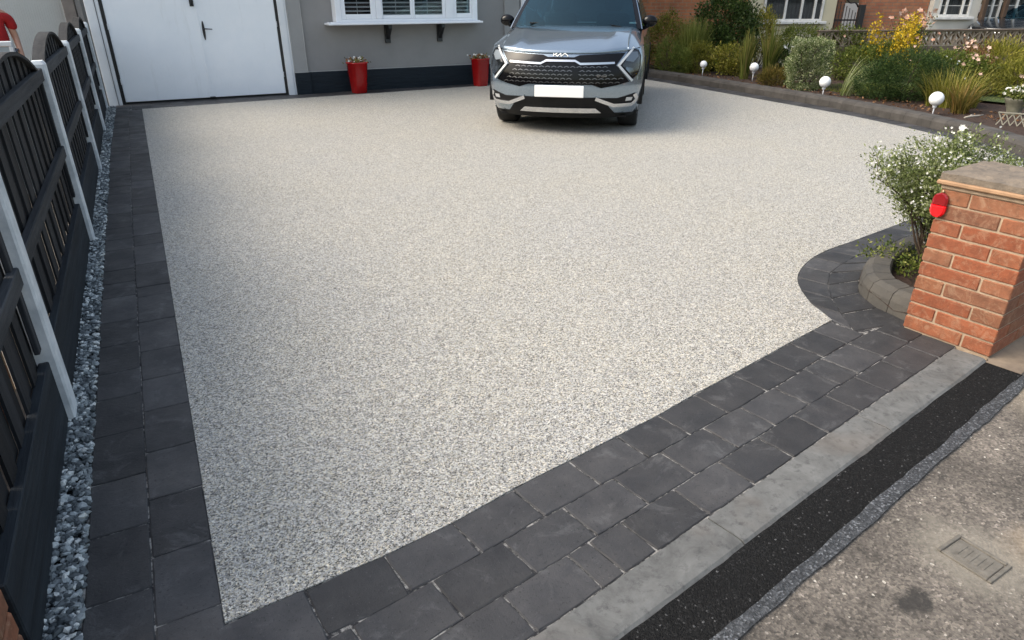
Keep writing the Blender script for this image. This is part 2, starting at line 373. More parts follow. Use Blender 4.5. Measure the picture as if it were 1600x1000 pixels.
# resin surface, a slab 12 mm thick edged by pavers
RES_FRONT = [(-.094, 1.512), SN(.381, 1.483), SN(.63, 1.457), SN(.878, 1.447), SN(1.14, 1.458), SN(1.4, 1.455), SN(1.89, 1.452), SN(2.14, 1.463), SN(2.41, 1.466), SN(2.9, 1.478), (3.009, 2.037)]
res_poly = RES_FRONT[:-1] + [tuple(p) for p in RING_OUT] + [tuple(p) for p in FAR_EDGE[::-1][1:]] + [(6.0, 12.36), (2.5, 12.22), (-.044, 12.10)]
rm = fill(res_poly, 0.001); n = len(res_poly)
rm.add([(x, y, .001) for x, y in res_poly] + [(x, y, -.03) for x, y in res_poly], [(i, n + i, n + (i + 1) % n, (i + 1) % n) for i in range(n)])
tag(rm.build('driveway', RESIN), kind='structure')

def paver_poly(poly, top=0.0, h=.05, ch=.005, jit=.0016, gap=.0025):
    """a block from its four plan corners (list of xy), with worn chamfered edges; returns mesh in local coords + centre"""
    P = [np.array(p, float) for p in poly]; c = sum(P) / len(P); n = len(P); vs = []
    tl = [random.uniform(-.0012, .0012) for _ in P]
    def ins(d):
        out = []
        for i, p in enumerate(P):
            a = P[i - 1] - p; b = P[(i + 1) % n] - p; a = a / np.linalg.norm(a); b = b / np.linalg.norm(b)
            s = abs(a[0] * b[1] - a[1] * b[0]); out.append(p + (a + b) * d / max(s, .3) - c)
        return out
    o = ins(gap); q = ins(gap + ch)
    o = [p + np.random.default_rng(random.randrange(10 ** 9)).uniform(-jit, jit, 2) for p in o]
    vs += [(p[0], p[1], top - h) for p in o] + [(p[0], p[1], top - ch * .8 + t) for p, t in zip(o, tl)] + [(p[0], p[1], top + t) for p, t in zip(q, tl)]
    fs = [(i, (i + 1) % n, n + (i + 1) % n, n + i) for i in range(n)] + [(n + i, n + (i + 1) % n, 2 * n + (i + 1) % n, 2 * n + i) for i in range(n)] + [tuple(range(2 * n, 3 * n))]
    m = MB(); m.add(vs, fs); return m, c
def rough_rect(L, W, ch=.0038):
    """rectangular worn block centred at origin, tumbled edge made of several points"""
    m = []; k = 4
    base = [(-L / 2, -W / 2), (L / 2, -W / 2), (L / 2, W / 2), (-L / 2, W / 2)]; pts = []
    for i in range(4):
        a = np.array(base[i]); b = np.array(base[(i + 1) % 4])
        for j in range(k): 
            p = a + (b - a) * j / k
            if j == 0: p = p * (1 - .005 / max(L, W))
            else: p = p + np.array([random.uniform(-.0018, .0018), random.uniform(-.0018, .0018)])
            pts.append(p)
    n = len(pts); g = .0014; vs = []
    t1 = [(p[0] * (1 - 2 * g / L), p[1] * (1 - 2 * g / W)) for p in pts]; c2 = ch
    t2 = [(p[0] * (1 - 2 * (g + c2 * random.uniform(.6, 1.4)) / L), p[1] * (1 - 2 * (g + c2 * random.uniform(.6, 1.4)) / W)) for p in pts]
    vs = [(x, y, -.05) for x, y in t1] + [(x, y, -ch * random.uniform(.5, 1.2)) for x, y in t1] + [(x, y, random.uniform(-.0008, .0004)) for x, y in t2] + [(0, 0, 0.0005)]
    fs = [(i, (i + 1) % n, n + (i + 1) % n, n + i) for i in range(n)] + [(n + i, n + (i + 1) % n, 2 * n + (i + 1) % n, 2 * n + i) for i in range(n)] + [(2 * n + i, 2 * n + (i + 1) % n, 3 * n) for i in range(n)]
    me = bpy.data.meshes.new('paver'); me.from_pydata([tuple(map(float, v)) for v in vs], [], fs); me.materials.append(PAVER); return me
_pc = {}
def paver_rect(cx, cy, L, W, rz):
    k = (round(L * 40), round(W * 100), random.randrange(3))
    if k not in _pc: _pc[k] = (rough_rect(k[0] / 40, k[1] / 100), k[0] / 40, k[1] / 100)
    me, l0, w0 = _pc[k]
    return inst('paver', me, bp, (cx, cy, random.uniform(-.0012, .0012)), sc=(L / l0, W / w0, 1), rot=(R(random.uniform(-.25, .25)), R(random.uniform(-.25, .25)), rz + (math.pi if random.random() < .5 else 0)))
# left border: two stacks of blocks
def column(x0, x1, marks, y_end, lens):
    ys = list(marks)
    while ys[-1] < y_end - .15: ys.append(ys[-1] + random.choice(lens))
    ys[-1] = y_end
    for a, b in zip(ys, ys[1:]):
        xa = x0(.5 * (a + b)); xb = x1(.5 * (a + b)); paver_rect((xa + xb) / 2, (a + b) / 2, b - a, xb - xa, math.pi / 2)
xl = lambda y: -.442 + max(0, y - 9) * .012; xm = lambda y: -.265 + max(0, y - 6) * .006; xr = lambda y: -.0935 + (y - 1.5) * .0047
column(xl, xm, [.86, 1.14, 1.45, 1.746, 2.045, 2.338, 2.655, 2.955, 3.2], 12.3, [.24, .3, .3, .36, .42])
column(xm, xr, [.72, 1.0, 1.3, 1.586, 1.869, 2.164, 2.46, 2.774, 3.06, 3.36, 3.727, 4.101, 4.26, 4.677, 5.093, 5.33], 12.05, [.24, .3, .36, .42])
# threshold strip along the house
x = -.40
while x < 9.3:
    L = random.choice([.22, .28, .34]); f = (x + L / 2) / 6
    y0 = 12.10 + .26 * min(max(f, 0), 1.0); 
    if x + L / 2 < -.06: y0 = 12.31
    for a, b in ((y0, (y0 + 12.74) / 2), ((y0 + 12.74) / 2, 12.735)): paver_rect(x + L / 2, (a + b) / 2, L, b - a, 0)
    x += L
# front rows
def row(n0, n1, marks, s_end, s_start=-.09):
    for a, b in zip(marks, marks[1:]):
        c = .5 * (a + b); A, B = n0(c), n1(c); slope = (n1(b) - n1(a)) / (b - a)
        q = SN(c, (A + B) / 2); paver_rect(q[0], q[1], b - a, B - A, K + math.atan(slope) * .7)
top1 = lambda s: float(np.interp(s, [.0, .17, .38, .63, .88, 1.14, 1.4, 1.89, 2.41, 3.3], [1.51, 1.502, 1.483, 1.457, 1.447, 1.458, 1.455, 1.452, 1.466, 1.483]))
mid1 = lambda s: 1.283 + .012 * (s > 2.6) - max(0, s - 3.25) * .05; mid2 = lambda s: 1.113; low = lambda s: .952
row(mid1, top1, [.13, .381, .630, .878, 1.136, 1.397, 1.65, 1.890, 2.137, 2.414, 2.66, 2.9, 3.12, 3.29], 3.3)
row(mid2, mid1, [.10, .19, .44, .698, .959, 1.213, 1.455, 1.707, 1.966, 2.21, 2.46, 2.72, 2.88, 3.13, 3.38, 3.60], 3.6)
row(low, mid2, [.07, .32, .575, .83, 1.079, 1.17, 1.316, 1.578, 1.83, 2.08, 2.33, 2.58, 2.83, 3.08, 3.33, 3.54], 3.5)
# blocks left of the front rows (outside the frame to the lower left)
for n0, n1 in ((.952, 1.11),): paver_rect(*SN(-.02, 1.03), .16, .16, K)
# ring courses
def ring(A, B, d, ts):
    a = pl(A, .01); b = pl(B, .01); n = ts
    ia = np.linspace(0, len(a) - 1, n + 1).astype(int); ib = np.linspace(0, len(b) - 1, n + 1).astype(int)
    for i in range(n):
        am = a[(ia[i] + ia[i + 1]) // 2]; bm_ = b[(ib[i] + ib[i + 1]) // 2]
        P = [b[ib[i]], bm_, b[ib[i + 1]], a[ia[i + 1]], am, a[ia[i]]]
        m, c = paver_poly(P); 
        o = m.build('paver', PAVER, bp, loc=(c[0], c[1], random.uniform(-.001, .001)))
        o.rotation_euler = (R(random.uniform(-.2, .2)), R(random.uniform(-.2, .2)), 0)
ring(RING_OUT, RING_MID, .2, 22); ring(RING_MID, RING_IN, .2, 22)
ring(FAR_KERB, FAR_EDGE, .2, 46)
# concrete edging stones
kb = empty('concrete_kerb'); tag(kb, kind='structure')
for a, b in [(-1.4, -.42), (-.42, .57), (.57, 1.553), (1.553, 2.535), (2.535, 3.48)]:
    m = MB(); prof = [(.800, -.06), (.800, -.006), (.812, .003), (.835, .006), (.946, .003), (.950, -.06)]; vs = []
    n = 10; g = .003
    for i in range(n + 1):
        s = a + g + (b - a - 2 * g) * i / n
        for nn, z in prof:
            q = SN(s, nn + random.uniform(-.0012, .0012)); vs.append((q[0], q[1], z + (random.uniform(-.0008, .0008) if z > -.02 else 0)))
    k = len(prof)
    m.add(vs, [(i * k + j, (i + 1) * k + j, (i + 1) * k + j + 1, i * k + j + 1)[::-1] for i in range(n) for j in range(k - 1)], False)
    m.f += [tuple(range(k)), tuple(n * k + j for j in range(k))[::-1]]; m.s += [False, False]
    m.build('kerbstone', EDGING, kb)
# asphalt strip with slightly wavy edges, the seal band and the old path
def strip(name, nA, nB, z, mat, s0=-1.6, s1=3.46, wav=.004, zf=None):
    m = MB(); N = 120; vs = []
    for i in range(N + 1):
        s = s0 + (s1 - s0) * i / N
        for nn in (nA, nB):
            q = SN(s, nn + wav * (math.sin(s * 6.3 + nn * 50) * .6 + .5 * math.sin(s * 21 + nn * 31) + random.uniform(-.6, .6))); vs.append((q[0], q[1], z))
    m.add(vs, [(2 * i, 2 * i + 2, 2 * i + 3, 2 * i + 1) for i in range(N)]); return tag(m.build(name, mat), kind='structure')
sc_ = empty('stopcock_cover', (1.976, .69, -.006), R(3), 'small worn rectangular cast iron water stopcock cover set in the old pavement', 'access cover')
CAST = simple('worn_cast_iron', (.10, .09, .075), (.17, .155, .13), sc=30, rough=.8, bump=.9, bsc=90, bd=.004)
MB().box(-.062, .062, -.080, -.068, -.02, .004, .002).box(-.062, .062, .068, .080, -.02, .004, .002).box(-.062, -.050, -.067, .067, -.02, .004, .002).box(.050, .062, -.067, .067, -.02, .004, .002).build('rim', CAST, sc_)
MB().box(-.047, .047, -.065, .065, -.02, .0015, .002).build('lid', CAST, sc_)
mm = MB()
for q in range(5): mm.box(-.030, .030, -.042 + q * .019, -.034 + q * .019, .0016, .0035, .0008)
mm.build('ridge', CAST, sc_)['kind'] = 'stuff'
strip('asphalt_strip', .645, .803, -.004, ASPH)
sheet('concrete_apron', [[SN(3.458, .655), SN(9, .655), SN(9, 1.6), SN(3.93, 1.6), SN(3.93, .83), SN(3.52, .83), SN(3.49, .80), SN(3.458, .80)]], -.002, simple('tan_concrete', (.30, .235, .165), (.15, .115, .085), sc=5, rough=.9, bump=.7, bsc=45, bd=.004))
strip('seal_band', .604, .650, .0, BAND, wav=.004)
sheet('footpath', [[SN(-3, -2.2), SN(9, -2.2), SN(9, .70), SN(-3, .70)]], -.009, PATH)
sheet('road', [[SN(-60, -12), SN(60, -12), SN(60, -2.4), SN(-60, -2.4)]], -.045, GROUND)

# gravel strip: individual chips, one heap
def gravel(name, x0, x1, y0, y1, n, s0, s1, z=0):
    bm = bmesh.new(); bmesh.ops.create_icosphere(bm, subdivisions=1, radius=1); iv = np.array([v.co[:] for v in bm.verts]); ifc = [tuple(v.index for v in f.verts) for f in bm.faces]; bm.free()
    V = []; F = []; T = []
    for i in range(n):
        y = y0 + (y1 - y0) * random.random() ** 1.35; 
        xa = x0(y); xb = x1(y); x = random.uniform(xa + .006, xb - .004); s = random.uniform(s0, s1) * random.uniform(.7, 1.1)
        sc = np.array([1, random.uniform(.6, .95), random.uniform(.4, .7)]) * s
        v = iv * (1 + rng.uniform(-.22, .22, (12, 1))) * sc
        M = np.array(Matrix.Rotation(random.uniform(0, 6.3), 3, 'Z') @ Matrix.Rotation(random.gauss(0, .4), 3, 'X') @ Matrix.Rotation(random.gauss(0, .4), 3, 'Y'))
        v = v @ M.T + np.array([x, y, z + random.uniform(-.006, .010)])
        k = len(V) * 12; V.append(v); F += [tuple(a + k for a in f) for f in ifc]; T += [min(1, max(0, random.gauss(.64, .27)))] * 20
    V = np.concatenate(V); me = bpy.data.meshes.new(name); me.from_pydata(V.tolist(), [], F)
    at = me.attributes.new('tone', 'FLOAT', 'FACE'); at.data.foreach_set('value', T); me.materials.append(GRAVEL)
    o = bpy.data.objects.new(name, me); COL.objects.link(o); return tag(o, kind='stuff')
g = gravel('gravel', lambda y: -.555, lambda y: -.440 + max(0, y - 9) * .012, 1.3, 12.6, 7500, .010, .019); tag(g, 'blue grey slate chippings filling the strip between fence and black pavers', 'gravel')
sheet('gravel_bed', [[(-.62, .6), (-.44, .6), (-.40, 12.7), (-.62, 12.7)]], -.02, simple('grit_bed', (.03, .035, .04), rough=.9))

# ------------------------------------------------------------------ fence
fence = empty('garden_fence', (-.54, 1.6, 0), label='black stained arched slat fence with white concrete posts along the left of the drive', cat='fence')
def F(m, name, mat, parent=fence): o = m.build(name, mat, parent); o.matrix_parent_inverse = parent.matrix_world.inverted() if False else Matrix.Translation(-Vector(parent.location)); return o
posts = [2.84, 5.33, 7.76, 10.2, 12.45]
pz = [1.19, 1.19, 1.19, 1.21, 1.22]
for y, h in zip(posts, pz):
    m = MB(); c = .008
    x0, x1 = -.585, -.503
    prof = [(x0, y), (x1 - c, y), (x1, y + c), (x1, y + .115 - c), (x1 - c, y + .115), (x0, y + .115)]
    n = len(prof); vs = []
    for z, k in ((-.05, 0), (h - .02, 0), (h, .012)):
        for px, py in prof: vs.append((px + (k if px < -.55 else -k), py + (k if py < y + .05 else -k), z))
    m.add(vs, [(r * n + i, r * n + (i + 1) % n, (r + 1) * n + (i + 1) % n, (r + 1) * n + i) for r in (0, 1) for i in range(n)] + [tuple(range(2 * n, 3 * n))])
    F(m, 'concrete_post', CONC)
def arch_z(y, ya, yb):
    u = (y - (ya + yb) / 2) / ((yb - ya) / 2); return 1.085 + .22 * max(0, 1 - abs(u) ** 2.0) ** .95
bays = [(1.60, 2.84), (2.955, 5.33), (5.445, 7.76), (7.875, 10.2), (10.315, 12.45)]
for bi, (a, b) in enumerate(bays):
    ya = a if bi else 2.84 - 2.38
    aa, ab = (ya, b)
    # slats, hit and miss with thin gaps
    k = int(round((b - a) / .104)); pitch = (b - a) / k
    for i in range(k):
        y0 = a + i * pitch; g = random.choice([.0005, .001, .003]) if bi else random.choice([.008, .012, .024]); ym = y0 + pitch / 2
        if i % 2 and (bi or i % 4 == 1) and 0 < i < k - 1: g = -.022
        z1 = arch_z(ym, aa, ab) - .01; x = (-.5790 if i % 2 else -.5670) + random.uniform(-.0007, .0007)
        m = MB().box(x, x + .010, y0 + g / 2, y0 + pitch - g / 2, .27, z1); 
        # slope the top of each board to follow the arch
        za, zb = arch_z(y0, aa, ab) - .01, arch_z(y0 + pitch, aa, ab) - .01
        m.v = [(px, py, (za if py < ym else zb) if pz_ > .5 else pz_) for px, py, pz_ in m.v]
        F(m, 'slat', SLAT)
    # rails and stiles
    for z0, z1, x1 in ((1.075, 1.15, -.524), (.60, .67, -.524)):
        F(MB().box(-.558, x1, a + .002, b - .002, z0, z1, .004), 'rail', RAIL)
    for y0 in (a + .004, b - .055): F(MB().box(-.5575, -.538, y0, y0 + .05, .336, 1.074, .003), 'stile', SLAT)
    # bent capping strip on the arch
    m = MB(); N = 24; vs = []
    for i in range(N + 1):
        y = a + (b - a) * i / N; z = arch_z(y, aa, ab)
        vs += [(-.60, y, z - .012), (-.528, y, z - .012), (-.528, y, z + .006), (-.60, y, z + .006)]
    m.add(vs, [(4 * i + j, 4 * i + 4 + j, 4 * i + 4 + (j + 1) % 4, 4 * i + (j + 1) % 4) for i in range(N) for j in range(4)]); m.f += [(0, 1, 2, 3), (4 * N + 3, 4 * N + 2, 4 * N + 1, 4 * N)]; m.s += [False, False]
    F(m, 'arched_cap', ARCH)
    F(MB().box(-.566, -.530, a + .001, b - .001, -.04, .28, .004), 'gravel_board', BOARD)
# ------------------------------------------------------------------ brick builders
BR_OR = m_brick('orange_brick', eff=.6, cs=[(.23, .066, .028), (.29, .085, .036), (.25, .10, .048), (.17, .07, .038), (.28, .115, .058), (.25, .07, .03)])
MORTAR = simple('sandy_mortar', (.44, .33, .23), (.30, .22, .15), sc=30, rough=.95, bump=.7, bsc=120, bd=.003)
def brick_mesh(L, W, H):
    m = MB().box(-L / 2, L / 2, -W / 2, W / 2, 0, H, .004)
    m.v = [(x + random.uniform(-.001, .001), y + random.uniform(-.001, .001), z + random.uniform(-.001, .001)) for x, y, z in m.v]
    me = bpy.data.meshes.new('brick'); me.from_pydata(m.v, [], m.f); me.materials.append(BR_OR); return me
# pillar on the right: pinwheel bond, .41 m square, in the kerb's own direction
PA = R(7.4)
pil = empty('brick_pillar', (3.312, 1.40, 0), PA, 'square orange brick gate pillar with rough stone cap at the right of the kerb', 'pillar')
S = .41; H = .0735; Hb = .0645; BW = .128; BL = S - BW - .009
bms = [brick_mesh(BL, BW, Hb) for _ in range(5)]
MB().box(.006, S - .006, .006, S - .006, -.03, 10 * H + .0).build('mortar', MORTAR, pil)
for c in range(10):
    z = c * H + .006; fl = c % 2
    lay = [((BL / 2, BW / 2), 0), ((S - BW / 2, BL / 2), 90), ((S - BL / 2, S - BW / 2), 0), ((BW / 2, S - BL / 2), 90)]
    if fl: lay = [((S - BL / 2, BW / 2), 0), ((S - BW / 2, S - BL / 2), 90), ((BL / 2, S - BW / 2), 0), ((BW / 2, BL / 2), 90)]
    for (x, y), a in lay: inst('brick', random.choice(bms), pil, (x + random.uniform(-.001, .001), y, z), R(a) + R(random.uniform(-.4, .4)))
MB().box(-.004, S + .004, -.004, S + .004, 10 * H + .0005, 10 * H + .020, .004).build('mortar_bed', MORTAR, pil)
TAN = simple('tan_tile', (.42, .26, .15), (.27, .16, .09), sc=18, rough=.85, bump=.6, bsc=60, bd=.004)
MB().box(-.022, S + .022, -.022, S + .022, 10 * H + .021, 10 * H + .043, .006).build('creasing_tile', TAN, pil)
CAPM = simple('rough_cap_stone', (.23, .185, .14), (.12, .10, .08), sc=16, rough=.95, bump=1, bsc=30, bd=.012)
m = MB(); N = 14; zt = 10 * H + .044
def capz(x, y):
    e = min(x, y, S - x, S - y) ; return zt + .030 + .012 * min(1, max(0, e + .01) / .06) + .005 * math.sin(x * 31 + y * 17) * math.cos(y * 27) + random.uniform(-.0012, .0012)
a0, a1 = -.012, S + .012
m.grid(lambda u, v: ((a0 + (a1 - a0) * u) + .003 * math.sin(v * 23), (a0 + (a1 - a0) * v) + .003 * math.sin(u * 19), capz(a0 + (a1 - a0) * u, a0 + (a1 - a0) * v)), N, N, False)
top = [m.v[i] for i in range(len(m.v))]
rim = [i for i in range(N + 1)] + [(j + 1) * (N + 1) - 1 for j in range(1, N + 1)] + [N * (N + 1) + i for i in range(N - 1, -1, -1)] + [j * (N + 1) for j in range(N - 1, 0, -1)]
k = len(m.v); m.v += [(m.v[i][0], m.v[i][1], zt) for i in rim]; L = len(rim)
m.f += [(k + i, k + (i + 1) % L, rim[(i + 1) % L], rim[i]) for i in range(L)]; m.s += [False] * L
m.build('cap_stone', CAPM, pil)
# red reflector
REDR = glossy('red_lens_bright', (.75, .004, .008), .18, coat=.5); REDD = glossy('red_lens_dark', (.22, .003, .005), .2, coat=.5)
rf = empty('reflector', (3.312 - math.sin(PA) * .385 - .004, 1.40 + math.cos(PA) * .395, .60), PA, 'small red two lens reflector screwed to the upper left corner of the brick pillar', 'reflector')
def capsule(z0, z1, r, d, rnd_top, rnd_bot, n=8):
    pts = []
    if rnd_bot: pts += [(-r * math.cos(math.pi * i / n), z0 + r * (1 - math.sin(math.pi * i / n)) ) for i in range(n + 1)][::1]
    else: pts += [(-r, z0), (r, z0)]
    if rnd_top: pts += [(r * math.cos(math.pi * i / n), z1 - r * (1 - math.sin(math.pi * i / n))) for i in range(n + 1)]
    else: pts += [(r, z1), (-r, z1)]
    # in the y-z plane, thickness along -x, domed
    k = len(pts); m = MB(); vs = [(0, y, z) for y, z in pts] + [(-d * .7, y, z) for y, z in pts]
    cy, cz = 0, (z0 + z1) / 2; vs += [(-d, y * .75, cz + (z - cz) * .85) for y, z in pts]
    m.add(vs, [(r_ * k + i, r_ * k + (i + 1) % k, (r_ + 1) * k + (i + 1) % k, (r_ + 1) * k + i) for r_ in (0, 1) for i in range(k)] + [tuple(range(2 * k, 3 * k))]); return m
capsule(0, .058, .034, .022, False, True).build('lower_lens', REDR, rf); capsule(.0585, .118, .034, .018, True, False).build('upper_lens', REDD, rf)
for z in (-.004, .122): MB().lathe([(.005, 0), (.005, .006), (0, .008)], (-.004, 0, z), 8).build('screw', simple('brass_screw', (.6, .5, .3), rough=.4, metal=.8), rf)

# kerb blocks of the planters: profile swept along a polyline, one object per block
PLK = simple('dark_kerb_block', (.055, .053, .049), (.088, .080, .068), sc=7, rough=.85, bump=.7, bsc=45, bd=.006, rnd=.25)
PLK2 = simple('garden_kerb_block', (.080, .073, .066), (.045, .041, .037), sc=6, rough=.88, bump=.7, bsc=40, bd=.006, rnd=.2)
def kerb_run(parent, line, d, prof, mat, side=1):
    p = pl(line, .02); L = len(p); n = max(1, int(round(L * .02 / d))); 
    for i in range(n):
        a = int(i * (L - 1) / n); b = int((i + 1) * (L - 1) / n); idx = [int(round(a + (b - a) * j / 4)) for j in range(5)]
        m = MB(); vs = []
        for jj, q in enumerate(idx):
            t = p[min(q + 1, L - 1)] - p[max(q - 1, 0)]; t = t / np.linalg.norm(t); nn = np.array([-t[1], t[0]]) * side
            sh = t * (.002 if jj == 0 else -.002 if jj == 4 else 0); e = .004 if jj in (0, 4) else 0
            for dd, z in prof: vs.append((p[q][0] + nn[0] * (dd + (e if dd < .06 else 0)) + sh[0], p[q][1] + nn[1] * (dd + (e if dd < .06 else 0)) + sh[1], z - (e if z > .03 else 0) + random.uniform(-.001, .001)))
        k = len(prof); fs = [(s * k + j, (s + 1) * k + j, (s + 1) * k + j + 1, s * k + j + 1) for s in range(4) for j in range(k - 1)] + [tuple(range(k))[::-1], tuple(4 * k + j for j in range(k))]
        if side > 0: fs = [f[::-1] for f in fs]
        m.add(vs, fs, False); m.build('kerb_block', mat, parent)
pk = empty('planter_kerb'); tag(pk, kind='structure')
kerb_run(pk, RING_IN, .155, [(0, -.03), (.004, .07), (.018, .110), (.05, .130), (.14, .133), (.15, .12), (.15, -.03)], PLK, -1)
gk = empty('garden_kerb'); tag(gk, kind='structure')
kerb_run(gk, FAR_KERB, .24, [(0, -.03), (.006, .09), (.03, .125), (.07, .14), (.19, .143), (.21, .12), (.21, -.03)], PLK2, 1)
# soil of the planter and of the garden
inner = pl([tuple(p) for p in RING_IN], .1)
so_ = [tuple(p) for p in inner] + [(7.6, 2.2), (3.75, 1.62)]
def soil(name, poly, z, dz=.02):
    v, e, f, *_ = delaunay_2d_cdt([Vector(p) for p in poly] + [Vector((random.uniform(min(p[0] for p in poly), max(p[0] for p in poly)), random.uniform(min(p[1] for p in poly), max(p[1] for p in poly)))) for _ in range(300)], [(i, (i + 1) % len(poly)) for i in range(len(poly))], [], 1, 1e-5)
    o = MB().add([(q.x, q.y, z + random.uniform(-dz, dz)) for q in v], [tuple(t) for t in f]); o.s = [True] * len(o.s); return tag(o.build(name, SOIL), kind='structure')
soil('planter_soil', so_, .045)
gp = [tuple(p) for p in FAR_KERB] + [(7.9, 2.4), (19, -1), (24, 6), (19, 9.5), (14.0, 11.1), (9.9, 13.3)]
gp = [(x + .05, y) for x, y in gp]
soil('garden_soil', gp, .085, .015)
LAWNM = simple('lawn_grass', (.05, .085, .018), (.085, .12, .03), sc=12, rough=.9, bump=1, bsc=200, bd=.02)
lw = sheet('lawn', [[(11.2, 8.2), (11.6, 5.2), (11.9, 3.0), (17.5, 1.0), (19.0, 8.0), (14.2, 10.6)]], .112, LAWNM)

# ------------------------------------------------------------------ house with garage
WY = 12.75
house = empty('house', (2.5, WY, 0), label='grey rendered house with dark plinth, white bay window and white double garage door', cat='house')
def H(m, name, mat, parent=house):
    o = m.build(name, mat, parent); p = Vector((0, 0, 0)); q = parent
    while q: p += q.location; q = q.parent
    o.location = -p; return o
GT = 2.12
H(MB().box(-.62, 2.44, WY + .03, WY + .3, GT + .08, 5.2), 'garage_header', RENDL)
H(MB().box(2.445, 2.66, WY - .045, WY + .25, .375, 5.2), 'pilaster', RENDL)
H(MB().box(2.66, 3.29, WY, WY + .25, .375, 5.2).box(5.89, 9.4, WY, WY + .25, .375, 5.2).box(3.29, 5.89, WY, WY + .25, .375, 1.12).box(3.29, 5.89, WY, WY + .25, 2.35, 5.2), 'wall', RENDER)
H(MB().box(6.56, 6.88, WY - .045, WY - .001, .375, 5.2), 'pilaster', RENDL)
H(MB().box(2.442, 2.70, WY - .07, WY + .2, -.02, .36, .006).box(2.701, 9.4, WY - .03, WY + .2, -.02, .36, .006), 'plinth', PLINTH)
BEAD = simple('render_bead', (.42, .42, .41), rough=.6)
H(MB().box(2.44, 2.665, WY - .060, WY + .1, .361, .373).box(2.667, 9.4, WY - .016, WY + .1, .361, .373).box(2.438, 2.446, WY - .052, WY, .375, 5.2).box(2.655, 2.665, WY - .050, WY - .002, .375, 5.2), 'render_bead', BEAD)
ROOF = simple('roof_tile', (.10, .06, .045), (.16, .09, .06), rough=.85, bump=.5, bsc=10, bd=.02)
H(MB().add([(-.9, WY - .4, 5.15), (9.8, WY - .4, 5.15), (9.8, WY + 4, 8), (-.9, WY + 4, 8), (-.9, WY - .4, 5.3), (9.8, WY - .4, 5.3), (9.8, WY + 4, 8.15), (-.9, WY + 4, 8.15)], [(0, 3, 2, 1), (4, 5, 6, 7), (0, 1, 5, 4), (1, 2, 6, 5), (3, 0, 4, 7), (2, 3, 7, 6)]), 'roof', ROOF)
H(MB().box(-.62, -.55, WY + .301, WY + 6, 0, 5.1), 'side_wall', RENDER); H(MB().box(9.33, 9.4, WY + .26, WY + 6, 0, 5.1), 'side_wall', RENDER)
# garage door
H(MB().box(-.49, -.302, WY - .04, WY + .2, -.01, GT + .07, .006), 'door_post', WHITE)
H(MB().box(-.36, -.352, WY - .048, WY - .041, 0, GT), 'post_seam', BLACKP)
H(MB().box(2.292, 2.40, WY - .04, WY + .2, -.01, GT + .07, .006), 'door_post', WHITE)
H(MB().box(2.402, 2.436, WY - .03, WY + .2, -.01, GT + .07, .004), 'trim_strip', WHITE)
H(MB().box(-.30, 2.29, WY - .04, WY + .2, GT + .002, GT + .078, .004), 'door_head', WHITE)
H(MB().box(-.300, -.256, WY - .02, WY + .1, 0, GT).box(2.250, 2.290, WY - .02, WY + .1, 0, GT).box(-.256, 2.25, WY + .04, WY + .1, -.02, .02).box(-.3, 2.29, WY + .07, WY + .1, 0, GT), 'door_gap', BLACKP)
H(MB().box(-.30, 2.30, WY - .05, WY + .02, -.02, .006, .003), 'threshold', simple('threshold_metal', (.03, .03, .032), rough=.5))
DT = NT('garage_door_gloss'); DT.col(DT.mix(DT.mix((.86, .89, .92), (.80, .84, .88), DT.ramp(DT.noise(1.3, 6, .7), [(.3, 0), (.7, 1)])), (.62, .64, .64), DT.mix(0, DT.ramp(DT.noise(1, 8, .75, DT.stretch((9, 9, 1.1))), [(.56, 0), (.78, 1)]), .45))).set(rough=.5).bump(DT.noise(2.2, 4, .6), .5, .02); DOORW = DT.m
dm = MB().box(-.252, 1.030, WY - .01, WY + .035, .035, GT, .004); dl = H(dm, 'door_leaf', DOORW)
dm = MB().box(1.034, 2.246, WY - .01, WY + .035, .035, GT, .004); dr = H(dm, 'door_leaf', DOORW)
H(MB().box(1.022, 1.050, WY - .018, WY - .0105, .035, GT, .002), 'cover_strip', DOORW, dl)
pts = [(math.cos(a), math.sin(a)) for a in np.linspace(0, 2 * math.pi, 20, False)]
m = MB(); n = 20
m.add([(1.095 + .021 * c, WY - .011, 1.065 + .145 * s) for c, s in pts] + [(1.095 + .018 * c, WY - .022, 1.065 + .140 * s) for c, s in pts], [(i, (i + 1) % n, n + (i + 1) % n, n + i) for i in range(n)] + [tuple(range(n, 2 * n))])
m.tube([(1.095, WY - .02, 1.09), (1.095, WY - .065, 1.09), (1.115, WY - .07, 1.092), (1.22, WY - .07, 1.085)], [.011, .010, .009, .007], 8)
H(m, 'handle', BLACKP, dr)
H(MB().tube([(.985, WY - .012, 1.44), (.985, WY - .05, 1.44), (.985, WY - .055, 1.60)], .016, 8).box(.955, 1.015, WY - .02, WY - .011, 1.42, 1.62, .004), 'pull_handle', BLACKP, dl)
H(MB().box(1.0, 1.09, WY - .05, WY - .012, .02, .05, .008), 'floor_bolt', BLACKP, dl)
for z in (.3, 1.1, 1.9):
    for x, p in ((-.262, dl), (2.235, dr)): H(MB().box(x, x + .03, WY - .02, WY - .011, z, z + .09, .003), 'hinge', WHITE, p)
